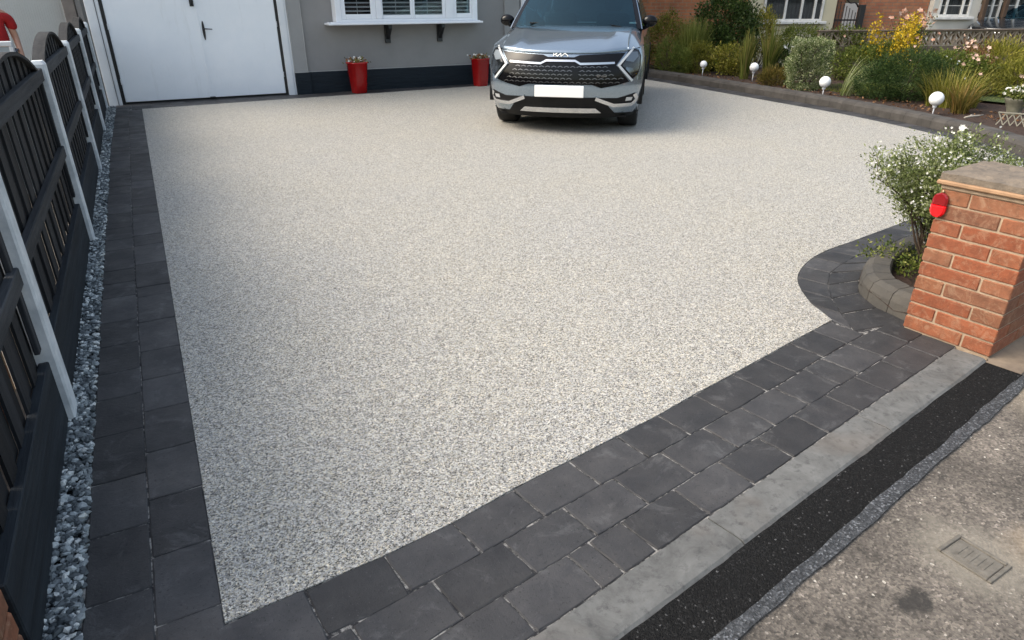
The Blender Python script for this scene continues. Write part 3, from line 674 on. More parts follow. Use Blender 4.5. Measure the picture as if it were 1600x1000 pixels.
# bay window, shallow box on two black brackets
BY = 12.5
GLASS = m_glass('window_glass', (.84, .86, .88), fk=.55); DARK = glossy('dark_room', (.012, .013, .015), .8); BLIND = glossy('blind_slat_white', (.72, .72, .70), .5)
win = H(MB().box(3.205, 3.300, BY, WY - .001, 1.165, 2.34, .004).box(5.775, 5.880, BY, WY - .001, 1.165, 2.34, .004).box(3.301, 5.774, BY + .0, WY + .1, 1.165, 1.205, .003).box(3.301, 5.774, BY, WY + .1, 2.28, 2.339, .003)
        .box(3.925, 4.025, BY - .002, BY + .06, 1.207, 2.278, .004).box(5.245, 5.395, BY - .002, BY + .06, 1.207, 2.278, .004), 'window', UPVC)
win_loc = Vector((0, 0, 0))
def sash(x0, x1, gx0, gx1, z0=1.207, gz=1.285, zt=2.276, bars=()):
    s = H(MB().box(x0, gx0, BY + .012, BY + .05, z0, zt, .005).box(gx1, x1, BY + .012, BY + .05, z0, zt, .005).box(gx0 + .0005, gx1 - .0005, BY + .012, BY + .05, z0, gz, .005).box(gx0 + .0005, gx1 - .0005, BY + .012, BY + .05, zt - .06, zt, .005), 'sash', UPVC, win)
    H(MB().box(gx0 - .004, gx1 + .004, BY + .028, BY + .034, gz - .004, zt - .055), 'pane', GLASS, win)
sash(3.303, 3.922, 3.379, 3.83); sash(4.028, 4.604, 4.05, 4.562, gz=1.265); sash(4.606, 5.242, 4.647, 5.18, gz=1.265); sash(5.398, 5.772, 5.461, 5.734)
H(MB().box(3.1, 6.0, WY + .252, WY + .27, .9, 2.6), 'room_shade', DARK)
H(MB().box(3.31, 5.77, BY + .1, WY + .05, 1.206, 1.22), 'inner_sill', UPVC)
sme = {}
for a, b in ((3.36, 3.85), (4.04, 4.58), (4.62, 5.20), (5.45, 5.74)):
    for i in range(15):
        m = MB(); hh = .022; z = 1.268 + i * .0655
        m.add([(a, -.022, -.010), (b, -.022, -.010), (b, .022, .010), (a, .022, .010), (a, -.022, -.007), (b, -.022, -.007), (b, .022, .013), (a, .022, .013)], [(0, 3, 2, 1), (4, 5, 6, 7), (0, 1, 5, 4), (2, 3, 7, 6), (1, 2, 6, 5), (3, 0, 4, 7)])
        me = sme.get(a)
        if me is None:
            q = m.build('blind_slat', BLIND); sme[a] = q.data; bpy.data.objects.remove(q)
        o = inst('blind_slat', sme[a], win, (0, 0, 0)); o.location = (0 - 0, BY + .085, z)
for ch in win.children:
    pass
H(MB().box(3.60, 3.608, BY + .06, BY + .062, 1.25, 2.27).box(4.30, 4.308, BY + .06, BY + .062, 1.25, 2.27).box(4.90, 4.908, BY + .06, BY + .062, 1.25, 2.27), 'blind_cord', BLIND, win)
H(MB().box(3.05, 5.965, BY - .07, WY - .001, 1.115, 1.150, .008), 'window_sill', UPVC)
H(MB().box(3.1, 5.92, BY - .03, WY - .001, 1.151, 1.163, .002), 'sill_upstand', UPVC)
H(MB().box(3.205, 5.88, BY, WY - .001, 2.342, 2.42, .004), 'bay_top', UPVC)
for x in (4.12, 5.14):
    m = MB().box(x, x + .10, WY - .045, WY - .001, .80, 1.112, .004)
    m.add([(x + .02, WY - .22, 1.113), (x + .08, WY - .22, 1.113), (x + .08, WY - .046, 1.113), (x + .02, WY - .046, 1.113), (x + .02, WY - .046, .86), (x + .08, WY - .046, .86), (x + .02, WY - .22, 1.05), (x + .08, WY - .22, 1.05)], [(0, 3, 2, 1), (0, 1, 7, 6), (6, 7, 5, 4), (0, 6, 4, 3), (1, 2, 5, 7)])
    H(m, 'bracket', BLACKP)
# front door frame mostly hidden behind the car, corner post
H(MB().box(6.93, 7.02, WY - .06, WY - .002, 0.0, 2.2, .006).box(7.96, 8.05, WY - .06, WY - .002, 0.0, 2.2, .006).box(7.021, 7.959, WY - .06, WY - .002, 2.1, 2.2, .006), 'front_door_frame', WHITE)
H(MB().box(7.022, 7.958, WY - .045, WY - .002, .02, 2.098, .006), 'front_door', simple('dark_door', (.02, .03, .035), rough=.4))
RUSTY = NT('chipped_white_post'); RUSTY.col(RUSTY.mix((.72, .70, .66), (.22, .08, .03), RUSTY.ramp(RUSTY.noise(14, 4, .6), [(.60, 0), (.66, 1)]))).set(rough=.6)
H(MB().box(9.42, 9.62, WY - .35, WY - .1, -.05, 3.2, .008), 'corner_post', RUSTY.m)

# left neighbour: ribbed wall and the edge post
nb = empty('neighbour_outbuilding', (-2, 13.3, 0), label='pale outbuilding with finely ribbed cladding beyond the slat fence', cat='outbuilding')
H(MB().box(-7, -.80, 13.3, 13.5, -.03, 3.6), 'wall', PEBBLE, nb)
m = MB()
for i in range(150): x = -.86 - i * .032; m.box(x, x + .014, 13.289, 13.2995, 0, 3.6)
o = H(m, 'rib', PEBBLE, nb); o['kind'] = 'stuff'
H(MB().box(-.79, -.63, 13.0, 13.4, -.03, 3.6, .01), 'corner_board', simple('grey_brown_board', (.20, .18, .165), (.14, .125, .115), rough=.8), nb)

# ------------------------------------------------------------------ leaf tools
def leaf_mesh(name, mat, P, D, Ln, Wd, tone, parent=None, fold=.25, kind='stuff', up=None):
    """diamond leaves: P base points, D directions, Ln lengths, Wd widths"""
    n = len(P); D = D / np.linalg.norm(D, axis=1, keepdims=True)
    r = rng.normal(size=(n, 3)) if up is None else up; S = np.cross(D, r); S /= np.linalg.norm(S, axis=1, keepdims=True) + 1e-9; Nn = np.cross(S, D)
    Ln = np.asarray(Ln).reshape(-1, 1) * np.ones((n, 1)); Wd = np.asarray(Wd).reshape(-1, 1) * np.ones((n, 1))
    a = P; b = P + D * Ln * .5 + S * Wd * .5 + Nn * Wd * fold; c = P + D * Ln; d = P + D * Ln * .5 - S * Wd * .5 + Nn * Wd * fold
    V = np.stack([a, b, c, d], 1).reshape(-1, 3).astype(np.float32)
    me = bpy.data.meshes.new(name); me.vertices.add(4 * n); me.vertices.foreach_set('co', V.ravel()); me.loops.add(4 * n); me.loops.foreach_set('vertex_index', np.arange(4 * n, dtype=np.int32))
    me.polygons.add(n); me.polygons.foreach_set('loop_start', np.arange(0, 4 * n, 4, dtype=np.int32)); me.polygons.foreach_set('loop_total', np.full(n, 4, dtype=np.int32))
    me.update(calc_edges=True); at = me.attributes.new('tone', 'FLOAT', 'FACE'); at.data.foreach_set('value', np.clip(tone, 0, 1).astype(np.float32)); me.materials.append(mat)
    o = bpy.data.objects.new(name, me); COL.objects.link(o)
    if parent: o.parent = parent
    if kind: o['kind'] = kind
    return o
def cloud(ells, n, cl=18, shell=.55, sig=.06, box=False):
    """clustered points in ellipsoids -> P, outward directions"""
    vol = np.array([e[3] * e[4] * e[5] for e in ells]) ** .67; vol /= vol.sum(); P = []; O = []
    for e, f in zip(ells, vol):
        k = max(4, int(n * f / cl)); d = rng.normal(size=(k, 3)); d /= np.linalg.norm(d, axis=1, keepdims=True)
        r = shell + (1 - shell) * rng.random(k) ** .6; r *= 1 + .10 * np.sin(d[:, 0] * 5 + e[0] * 3) * np.cos(d[:, 2] * 6 + e[1])
        if box: m = np.abs(d).max(axis=1); d2 = d / m[:, None]; d2 = d2 * .97 + d * .03; cc = d2 * r[:, None]
        else: cc = d * r[:, None]
        s = np.array(e[3:6]); 
        for _ in range(cl):
            q = cc * s + rng.normal(size=(k, 3)) * sig; P.append(q + np.array(e[:3])); O.append(d + rng.normal(size=(k, 3)) * .55)
    return np.concatenate(P), np.concatenate(O)
STEMM = simple('brown_stem', (.07, .045, .028), (.04, .028, .018), rough=.9); GSTEM = simple('green_stem', (.07, .11, .03), (.10, .13, .05), rough=.7)
def stems(name, parent, base, tips, r=.008, mat=None):
    m = MB()
    for t in tips:
        b = Vector(base) + Vector((random.uniform(-.03, .03), random.uniform(-.03, .03), 0)); t = Vector(t); mid = b.lerp(t, .5) + Vector((random.uniform(-.05, .05), random.uniform(-.05, .05), .04))
        m.tube([b, mid, t], [r, r * .7, r * .3], 5, False)
    o = m.build(name, mat or STEMM, parent); o['kind'] = 'stuff'; return o
def bush(name, loc, ells, n, L, W, mat, label, cat='shrub', group=None, cl=18, shell=.5, sig=.05, upb=.3, box=False, tonef=None, nstem=10, dirf=None, fold=.25):
    t = empty(name, loc, label=label, cat=cat, group=group)
    P, O = cloud(ells, n, cl, shell, sig, box); k = P[:, 2] > .0; P, O = P[k], O[k]; O[:, 2] += upb
    if dirf is not None: O = dirf(P, O)
    m = len(P); to = rng.normal(.5, .2, m) if tonef is None else tonef(P, m)
    leaf_mesh('foliage', mat, P, O, L * rng.uniform(.6, 1.25, m), W * rng.uniform(.7, 1.2, m), to, t, fold)
    e0 = ells[0]; tips = [P[i] for i in rng.integers(0, m, nstem)]
    stems('stem', t, (e0[0] * .3, e0[1] * .3, -.02), tips, .012)
    return t
def flowers(parent, P, r, mat, tone=None, petals=5, name='blossom'):
    Ps = []; Ds = []; U = []
    for p in P:
        ax = rng.normal(size=3) * .6 + np.array([-.5, -.8, .8]); ax /= np.linalg.norm(ax); a = np.cross(ax, [0, 0, 1.0]); a /= np.linalg.norm(a) + 1e-9; b = np.cross(ax, a)
        for j in range(petals):
            th = 2 * math.pi * j / petals; Ps.append(p); Ds.append(a * math.cos(th) + b * math.sin(th) + ax * .35); U.append(ax)
    n = len(Ps); to = rng.random(n) if tone is None else np.full(n, tone)
    return leaf_mesh(name, mat, np.array(Ps), np.array(Ds), r * rng.uniform(.8, 1.1, n), r * .75, to, parent, .1, up=np.array(U))
def blades(name, parent, n, h, spread, wd, mat, base_r=.05, lean=(0, 0), curve=.6, seg=5, kind='stuff'):
    V = []; Fs = []; T = []
    for i in range(n):
        a = random.uniform(0, 2 * math.pi); r = base_r * math.sqrt(random.random()); b = np.array([r * math.cos(a), r * math.sin(a), 0]); hh = h * random.uniform(.6, 1.05)
        a2 = a + random.uniform(-.5, .5); d = np.array([math.cos(a2), math.sin(a2)]) * spread * random.random() + np.array(lean); w_ = wd * random.uniform(.7, 1.2); sd = np.array([-math.sin(a2 + random.uniform(-1, 1)), math.cos(a2), 0]); k = len(V); tn = min(1, max(0, random.gauss(.5, .22)))
        for j in range(seg + 1):
            t = j / seg; p = b + np.array([d[0] * t ** 1.7, d[1] * t ** 1.7, hh * (t - curve * .5 * t ** 3 * np.linalg.norm(d) / max(spread, .01))]); ww = w_ * (1 - t ** 2) * .5 + .0008
            V.append(p - sd * ww); V.append(p + sd * ww)
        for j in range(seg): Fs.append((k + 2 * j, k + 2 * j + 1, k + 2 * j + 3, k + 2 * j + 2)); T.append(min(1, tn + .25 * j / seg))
    me = bpy.data.meshes.new(name); me.from_pydata([tuple(map(float, v)) for v in V], [], Fs); at = me.attributes.new('tone', 'FLOAT', 'FACE'); at.data.foreach_set('value', T); me.materials.append(mat)
    o = bpy.data.objects.new(name, me); COL.objects.link(o)
    if parent: o.parent = parent
    if kind: o['kind'] = kind
    return o
L_DARK = m_leaf('dark_glossy_leaf', [(.010, .022, .006), (.030, .055, .012), (.07, .11, .03), (.14, .17, .07)], .35)
L_MID = m_leaf('mid_green_leaf', [(.03, .05, .008), (.08, .115, .02), (.16, .19, .04), (.28, .28, .09)])
L_OLIVE = m_leaf('olive_leaf', [(.045, .05, .006), (.12, .13, .018), (.22, .21, .035), (.34, .30, .09)])
L_CONIF = m_leaf('conifer_leaf', [(.008, .020, .006), (.022, .045, .012), (.045, .08, .02), (.08, .12, .035)], .6, .15)
L_VAR = m_leaf('variegated_leaf', [(.04, .07, .015), (.10, .15, .04), (.34, .37, .20), (.58, .58, .40)])
L_YEL = m_leaf('yellow_bract', [(.30, .20, .01), (.50, .34, .015), (.70, .50, .04)])
L_GOLD = m_leaf('golden_leaf', [(.06, .075, .01), (.16, .17, .02), (.30, .27, .05), (.42, .36, .12)])
L_WHITE = m_leaf('white_petal', [(.55, .54, .48), (.80, .79, .74), (.9, .9, .86)])
L_PINK = m_leaf('pink_petal', [(.45, .22, .15), (.62, .38, .28), (.75, .55, .45)])
L_BLADE = m_leaf('sword_leaf', [(.03, .05, .008), (.08, .11, .02), (.16, .18, .04), (.26, .22, .07)])
L_RUST = m_leaf('rusty_blade', [(.04, .04, .008), (.10, .09, .02), (.18, .14, .035), (.26, .16, .05)])
L_PALE = m_leaf('pale_grey_leaf', [(.05, .075, .015), (.12, .155, .045), (.24, .28, .11), (.44, .46, .28)])
L_BROWN = m_leaf('dry_leaf', [(.06, .03, .015), (.16, .08, .04), (.32, .18, .09)])

# red pots
def red_pot(x, y, h, r0, r1, label):
    t = empty('plant_pot', (x, y, 0), R(12), label, 'plant pot', 'red pots against the grey wall')
    MB().lathe([(r0 * .9, 0), (r0, .01), (r1, h - .02), (r1 + .008, h - .018), (r1 + .008, h), (r1 - .012, h), (r1 - .016, h - .05)], n=28, sq=5).build('pot', REDPOT, t)
    MB().lathe([(r1 - .017, h - .045), (0.001, h - .04)], n=20, sq=5).build('compost', SOIL, t)
    P = np.c_[rng.normal(0, r1 * .5, 110), rng.normal(0, r1 * .5, 110), rng.uniform(h - .03, h + .05, 110)]
    leaf_mesh('foliage', L_OLIVE, P, rng.normal(size=(110, 3)) + [0, 0, 1], .05, .02, rng.random(110), t)
    P = np.c_[rng.normal(0, r1 * .5, 46), rng.normal(0, r1 * .5, 46), rng.uniform(h + .01, h + .08, 46)]
    flowers(t, P[:26], .020, L_WHITE); P = np.c_[rng.normal(0, r1 * .55, 40), rng.normal(0, r1 * .55, 40), rng.uniform(h - .01, h + .07, 40)]; flowers(t, P, .026, L_BROWN, name='dry_head')
red_pot(3.47, 12.43, .52, .115, .155, 'red tapered pot of small white flowers under the left part of the bay window')
red_pot(5.86, 12.38, .50, .115, .145, 'red tapered pot of white flowers beside the front left corner of the silver car')

# ------------------------------------------------------------------ cars
CHROME = glossy('satin_silver_trim', (.62, .63, .65), .22, metal=.9); GLOSSB = glossy('gloss_black', (.005, .005, .006), .12, spec=.25); MATTB = simple('black_plastic', (.006, .006, .007), (.010, .010, .010), spec=.2, rough=.6, bump=.3, bsc=200)
RUBBER = simple('tyre_rubber', (.012, .012, .012), (.018, .018, .018), rough=.85); ALLOY = glossy('alloy_rim', (.30, .31, .32), .3, metal=.8)
CGLASS = m_glass('car_glass', (.16, .36, .44), rough=.01, gc=(.45, .72, .82)); LAMPG = m_glass('lamp_glass', (.75, .8, .85)); REFL = glossy('lamp_reflector', (.50, .51, .52), .25, metal=.3); PLATEW = glossy('number_plate_white', (.86, .86, .84), .35)
SEATM = simple('seat_cloth', (.04, .045, .05), rough=.9)
HW = .98
_z = [.20, .26, .35, .45, .55, .65, .75, .85, .93, 1.0, 1.06]; _y = [.16, .10, .05, .02, .0, .005, .02, .05, .095, .15, .22]
_w = [.90, .93, .955, .965, .975, .98, .985, .98, .97, .955, .94]
yb = lambda z: float(np.interp(z, _z, _y)); wz = lambda z: float(np.interp(z, _z, _w))
def S(x, z): u = min(.9995, abs(x) / wz(z)); return yb(z) + .50 * (1 - math.sqrt(1 - u ** 2.6)) + .06 * u * u
Lc = 4.95
def shoulder(y): return float(np.interp(y, [0, .12, .35, .6, 1.3, 2.4, 4.2, 4.95], [.93, .945, .985, 1.02, 1.09, 1.13, 1.16, 1.12]))
def patch(poly, off, depth=.03, step=.05, surf=S, back=False):
    """polygon in (x,z) laid on the front surface, bulged outward by off, with a skirt going back"""
    out = []; n = len(poly)
    for i in range(n):
        a = np.array(poly[i]); b = np.array(poly[(i + 1) % n]); k = max(1, int(np.linalg.norm(b - a) / step))
        out += [tuple(a + (b - a) * j / k) for j in range(k)]
    N = len(out); xs = [p[0] for p in out]; zs = [p[1] for p in out]; pts = list(out)
    x = min(xs) + step / 2
    while x < max(xs):
        z = min(zs) + step / 2
        while z < max(zs): pts.append((x + .0007 * (z * 37 % 1), z)); z += step
        x += step
    def inside(p):
        c = False
        for i in range(N):
            (x1, z1), (x2, z2) = out[i], out[(i + 1) % N]
            if (z1 > p[1]) != (z2 > p[1]) and p[0] < (x2 - x1) * (p[1] - z1) / (z2 - z1) + x1: c = not c
        return c
    def dist(p): return min(abs(complex(p[0] - q[0], p[1] - q[1])) for q in out)
    pts = out + [p for p in pts[N:] if inside(p) and dist(p) > step * .45]
    v, e, f, *_ = delaunay_2d_cdt([Vector(p) for p in pts], [(i, (i + 1) % N) for i in range(N)], [], 1, 1e-6)
    m = MB(); P = [(q.x, surf(q.x, q.y) - off, q.y) for q in v]
    m.add(P, [tuple(t) for t in f], True)
    m.add([P[i] for i in range(N)] + [(P[i][0], P[i][1] + off + depth, P[i][2]) for i in range(N)], [(i, (i + 1) % N, N + (i + 1) % N, N + i) for i in range(N)])
    return m
def mir(poly): return [(-x, z) for x, z in poly][::-1]
def ribbon(pts, w_):
    """thick line in x,z as polygon"""
    P = [np.array(p, float) for p in pts]; L = []; Rr = []
    for i, p in enumerate(P):
        t = P[min(i + 1, len(P) - 1)] - P[max(i - 1, 0)]; t /= np.linalg.norm(t); nn = np.array([-t[1], t[0]]); k = 1
        if 0 < i < len(P) - 1:
            a = P[i] - P[i - 1]; a /= np.linalg.norm(a); k = 1 / max(.45, abs(a @ t))
        L.append(tuple(p + nn * w_ / 2 * k)); Rr.append(tuple(p - nn * w_ / 2 * k))
    return L + Rr[::-1]
def make_car(paint, label, loc, rz, detail=True, roof=1.0, name='parked_car', group=None):
    car = empty(name, loc, rz, label, 'car', group)
    # lower shell: columns round the plan outline, rows up the height
    cols = []
    ts = np.linspace(0, 90, 19)
    for t in ts: u = math.sin(R(t)) ** (1 / 1.3); cols.append(('f', u * .9995, 0))
    for y in np.linspace(.62, Lc - .55, 42): cols.append(('s', 1, y))
    for t in ts[::-1][::2]: u = math.sin(R(t)) ** (1 / 1.3); cols.append(('r', u * .999, 0))
    NR = 16
    def pt(c, j, sgn):
        k, u, y = c; q = j / NR
        if k == 'f': xx = u * .97; ytop = S(min(xx, .96), .9)
        else: ytop = y if k == 's' else Lc - .1
        z = .20 + (shoulder(ytop) - .20) * q; W = wz(min(z / shoulder(ytop) * 1.0, 1.0) if False else min(z, 1.06)) 
        if z > 1.0: W = wz(1.0) - (z - 1.0) * .35
        x = u * W
        if k == 'f': yy = yb(z) + .50 * (1 - math.sqrt(max(0, 1 - u ** 2.6))) + .06 * u * u
        elif k == 's':
            yy = y + (yb(z) * max(0, 1 - (y - .62) / 1.0)); x = W * (1 - .02 * max(0, (y - 3.8)))
        else: yy = Lc - .42 * (1 - math.sqrt(max(0, 1 - u ** 2.6))) - .05 * u * u - .10 * (1 - q) ** 2; x = u * W * (1 - .02 * (Lc - .55 - 3.8))
        return (sgn * x, yy, z)
    m = MB(); nc = len(cols)
    for sgn in (1, -1): m.grid(lambda a, b, s=sgn: pt(cols[int(round(a * (nc - 1)))], int(round(b * NR)), s), nc - 1, NR, True, sgn < 0)
    body = m.build('body', paint, car, weld=True)
    bmod = body
    # cut wheel arches
    ax = (.97, .97 + 2.93)
    cm = MB()
    for y in ax:
        for sg in (1, -1):
            vs = []; n = 40
            for x in (.62, 1.2):
                for j in range(n): a = 2 * math.pi * j / n; vs.append((sg * x, y + .435 * math.cos(a), .40 + .435 * math.sin(a)))
            cm.add(vs, [(j, (j + 1) % n, n + (j + 1) % n, n + j) for j in range(n)] + [tuple(range(n))[::-1], tuple(range(n, 2 * n))])
    bm = bmesh.new(); bm.from_mesh(body.data)
    kill = [f for f in bm.faces if abs(f.calc_center_median().x) > .6 and any(math.hypot(f.calc_center_median().y - y, f.calc_center_median().z - .40) < .425 for y in ax)]
    bmesh.ops.delete(bm, geom=kill, context='FACES'); 
    for v in bm.verts:
        if abs(v.co.x) > .6 and v.is_boundary:
            for y in ax:
                d = math.hypot(v.co.y - y, v.co.z - .40)
                if 0 < d < .56 and v.co.z > .205: s_ = .43 / d; v.co.y = y + (v.co.y - y) * s_; v.co.z = .40 + (v.co.z - .40) * s_
    bm.to_mesh(body.data); bm.free()
    # deck: wings and bonnet
    def deck(u, v, lift=0):
        au = abs(u); xw = .94 + .0 * v; x = u * xw
        y0 = S(min(.965 * au, .955), .93) if au > .02 else S(0, .93); yc = 1.28 + .16 * au * au; y = y0 * (1 - v) + yc * v
        z0 = shoulder(y0 if au > .0 else y0); z0 = min(shoulder(y0), 1.03)
        if au > .995: return (u * (wz(1.0) - (shoulder(y) - 1.0) * .35 if shoulder(y) > 1 else wz(shoulder(y))), y + yb(shoulder(y)) * max(0, 1 - (y - .62)) * (y > .6), shoulder(y))
        f = math.sin(v * math.pi / 2) ** .85; zc = 1.205 - .02 * au ** 2
        z = z0 + (zc - z0) * f
        z += .016 * math.exp(-((au - .64) / .10) ** 2) * math.sin(math.pi * min(1, v * 1.2)) ** .6 if v < .83 else 0
        k = max(0, (au - .80) / .2); z = z * (1 - k ** 2) + shoulder(y) * k ** 2
        return (x, y, z + lift)
    MB().grid(lambda a, b: deck(a * 2 - 1, b), 60, 18, True).build('wing_panel', paint, car)
    m = MB().grid(lambda a, b: deck((a * 2 - 1) * .83, b * .965, .006 + .006 * (1 - b)), 56, 20, True)
    nb_ = 57
    fr = [m.v[i] for i in range(nb_)]; k = len(m.v); m.v += [(x, y + .03, z - .03) for x, y, z in fr]; m.f += [(k + i, k + i + 1, i + 1, i) for i in range(nb_ - 1)]; m.s += [True] * (nb_ - 1)
    for side in (0, 56):
        e = [j * nb_ + side for j in range(21)]; k = len(m.v); m.v += [(m.v[i][0], m.v[i][1], m.v[i][2] - .02) for i in e]; m.f += [(e[i], e[i + 1], k + i + 1, k + i) for i in range(20)]; m.s += [False] * 20
    m.build('bonnet', paint, car)
    # greenhouse
    RZ = 1.70 * roof
    def ws(u, v, lift=0):
        w0 = .90 + (.72 - .90) * v; x = u * w0; y = 1.24 + (2.00 - 1.24) * v + .17 * u * u * (1 - .3 * v); z = 1.165 + (RZ - 1.165) * (v ** .93) - .03 * u * u * v
        d = Vector((0, -.5, .86)) * lift; return (x, y + d.y, z + d.z)
    MB().grid(lambda a, b: ws((a * 2 - 1) * .915, b * .985 + .005, .010), 26, 14, True).build('windscreen', CGLASS, car)
    m = MB()
    for sg in (1, -1):
        mm = MB().grid(lambda a, b, s=sg: ws(s * (.918 + a * .066), b, .012), 3, 12, True, sg < 0)
        mm.build('pillar_trim', GLOSSB, car)
    m = MB()
    for sg in (1, -1): m.grid(lambda a, b, s=sg: ws(s * (.984 + a * .016), b, .008), 3, 12, True, sg < 0)
    def rf_(u, v):
        w0 = .72 - .08 * v ** 3; y = 2.00 + (4.35 - 2.00) * v + .12 * u * u * (1 - v); z = RZ + .05 * math.sin(v * math.pi * .8) - .10 * v * v - .03 * u * u
        return (u * w0, y, z)
    m.grid(lambda a, b: rf_(a * 2 - 1, b), 16, 14, True)
    for sg in (1, -1):   # cant rail and shoulder around side glass
        m.grid(lambda a, b, s=sg: (s * (rf_(1, a)[0] + .0 + (.06 * b)), rf_(1, a)[1], rf_(1, a)[2] - .06 * b), 14, 2, True, sg > 0)
        m.grid(lambda a, b, s=sg: (s * (.94 - .05 * b), 1.4 + a * 3.2, shoulder(1.4 + a * 3.2) - .02 + .05 * b), 14, 2, True, sg < 0)
        for y0, y1 in ((2.95, 3.05), (4.0, 4.5)):
            m.add([(s_ * 1.0 * sg, yy, zz) for s_, yy, zz in ((.90, y0, 1.13), (.90, y1 + .1, 1.13), (.71, y1, RZ - .08), (.71, y0, RZ - .06))], [(0, 1, 2, 3)])
    m.grid(lambda a, b: ((a * 2 - 1) * (.62 + .28 * b), 4.35 + .5 * b, RZ - .06 - .49 * b), 8, 6, True)
    m.build('roof', paint, car)
    for sg in (1, -1):
        MB().add([(sg * .905, 1.52, 1.15), (sg * .905, 4.5, 1.18), (sg * .745, 4.15, RZ - .11), (sg * .775, 2.12, RZ - .09)], [(0, 1, 2, 3)]).build('side_window', CGLASS, car)
    MB().grid(lambda a, b: ((a * 2 - 1) * (.58 + .22 * b), 4.40 + .40 * b, RZ - .085 - .38 * b + .012), 8, 5, True).build('rear_window', CGLASS, car)
    # cabin inside
    m = MB().grid(lambda a, b: ((a * 2 - 1) * .82, 1.36 + .55 * b + .1 * (a * 2 - 1) ** 2, 1.165 - .03 * b), 8, 3, True).box(-.85, .85, 1.9, 1.95, .5, 1.13).box(-.85, .85, 1.95, 4.5, .4, .45)
    m.build('dashboard', MATTB, car)
    for x in (-.40, .40):
        s_ = MB().box(x - .25, x + .25, 2.85, 3.0, .6, 1.33, .05).build('seat', SEATM, car)
        MB().box(x - .13, x + .13, 2.86, 2.97, 1.36, 1.54, .04).build('headrest', SEATM, s_)
    m = MB().tube([(.38 + .19 * math.cos(a), 2.05 + .05 * math.sin(a), 1.12 + .17 * math.sin(a)) for a in np.linspace(0, 6.28, 25)], .014, 6, False).build('steering_wheel', MATTB, car)
    # cowl, wipers, mirrors
    MB().grid(lambda a, b: ((a * 2 - 1) * .84, 1.225 + .12 * (a * 2 - 1) ** 2 + .07 * b, 1.185 + .004 * b - .02 * (a * 2 - 1) ** 2), 12, 2, True).build('cowl', MATTB, car)
    if detail:
        for x0, x1 in ((.62, -.02), (-.05, -.62)):
            MB().tube([(x0, 1.30, 1.20), ((x0 + x1) / 2, 1.30 + .10, 1.235), (x1, 1.36, 1.235)], .009, 5).build('wiper', MATTB, car)
    for sg in (1, -1):
        mr = MB().sphere((sg * .985, 1.62, 1.262), .1, 16, 10, (1.0, .60, .74)).build('door_mirror', GLOSSB, car)
        MB().tube([(sg * .90, 1.66, 1.17), (sg * .98, 1.64, 1.21)], [.03, .025], 6).build('mirror_arm', MATTB, mr)
    # wheels
    for y in ax:
        for sg in (1, -1):
            def RX(prof, n=28): 
                mm = MB().lathe(prof, n=n); mm.v = [(sg * (.93 - .0) - sg * z, y + a, .395 + b) for a, b, z in mm.v]; return mm
            wh = RX([(.27, 0.005), (.385, .0), (.395, .03), (.395, .22), (.37, .25), (.25, .25)]).build('wheel', RUBBER, car)
            q = RX([(0, .03), (.06, .02), (.07, .045), (.24, .05), (.268, .012), (.272, .012), (.272, .2)]).build('rim', GLOSSB, wh)
            mm = MB()
            for j in range(5):
                a = 2 * math.pi * j / 5 + .3
                for dd in (-.16, .16):
                    mm.tube([(sg * .915, y + .05 * math.cos(a), .395 + .05 * math.sin(a)), (sg * .912, y + .262 * math.cos(a + dd), .395 + .262 * math.sin(a + dd))], [.03, .018], 5)
            mm.build('spoke', ALLOY, wh)
            # arch cladding
            mm = MB(); vs = []
            A = np.linspace(R(-8), R(188), 28)
            for a in A:
                for r_, xx in ((.41, .90), (.41, .988), (.475, .984), (.475, .93)): vs.append((sg * xx, y + r_ * math.cos(a), .40 + r_ * math.sin(a)))
            mm.add(vs, [(4 * i + j, 4 * i + 4 + j, 4 * i + 5 + j, 4 * i + 1 + j) for i in range(27) for j in range(3)], False); mm.build('arch_trim', MATTB, car)
            mm = MB(); vs = []
            for a in A:
                for xx in (.62, .93): vs.append((sg * xx, y + .43 * math.cos(a), .40 + .43 * math.sin(a)))
            mm.add(vs, [(2 * i, 2 * i + 2, 2 * i + 3, 2 * i + 1) for i in range(27)]); mm.v += [(sg * .60, y - .5, .2), (sg * .60, y + .5, .2), (sg * .60, y + .5, .85), (sg * .60, y - .5, .85)]; k = len(mm.v); mm.f.append((k - 4, k - 3, k - 2, k - 1)); mm.s.append(False)
            mm.build('wheel_well', MATTB, car)
    for sg in (1, -1): MB().box(sg * .89 - .035, sg * .89 + .035, 1.42, 3.46, .19, .33, .02).build('side_skirt', MATTB, car)
    MB().box(-.8, .8, .35, Lc - .4, .19, .21).build('underbody', MATTB, car)
    # front face
    def P(name, poly, off, mat, parent=car, depth=.03, step=.05): return patch(poly, off, depth, step).build(name, mat, parent)
    gr = [(-.755, .952), (-.5, .940), (-.22, .928), (-.16, .905), (.16, .905), (.22, .928), (.5, .940), (.755, .952), (.66, .815), (.825, .628), (.66, .588), (.50, .562), (.39, .60), (-.39, .60), (-.50, .562), (-.66, .588), (-.825, .628), (-.66, .815)][::-1]
    grille = P('grille', gr, .004, GLOSSB)
    ch = [(-.64, .845), (-.24, .835), (-.175, .868), (.175, .868), (.24, .835), (.64, .845)]
    P('chrome_bar', ribbon(ch, .022), .022, CHROME, grille)
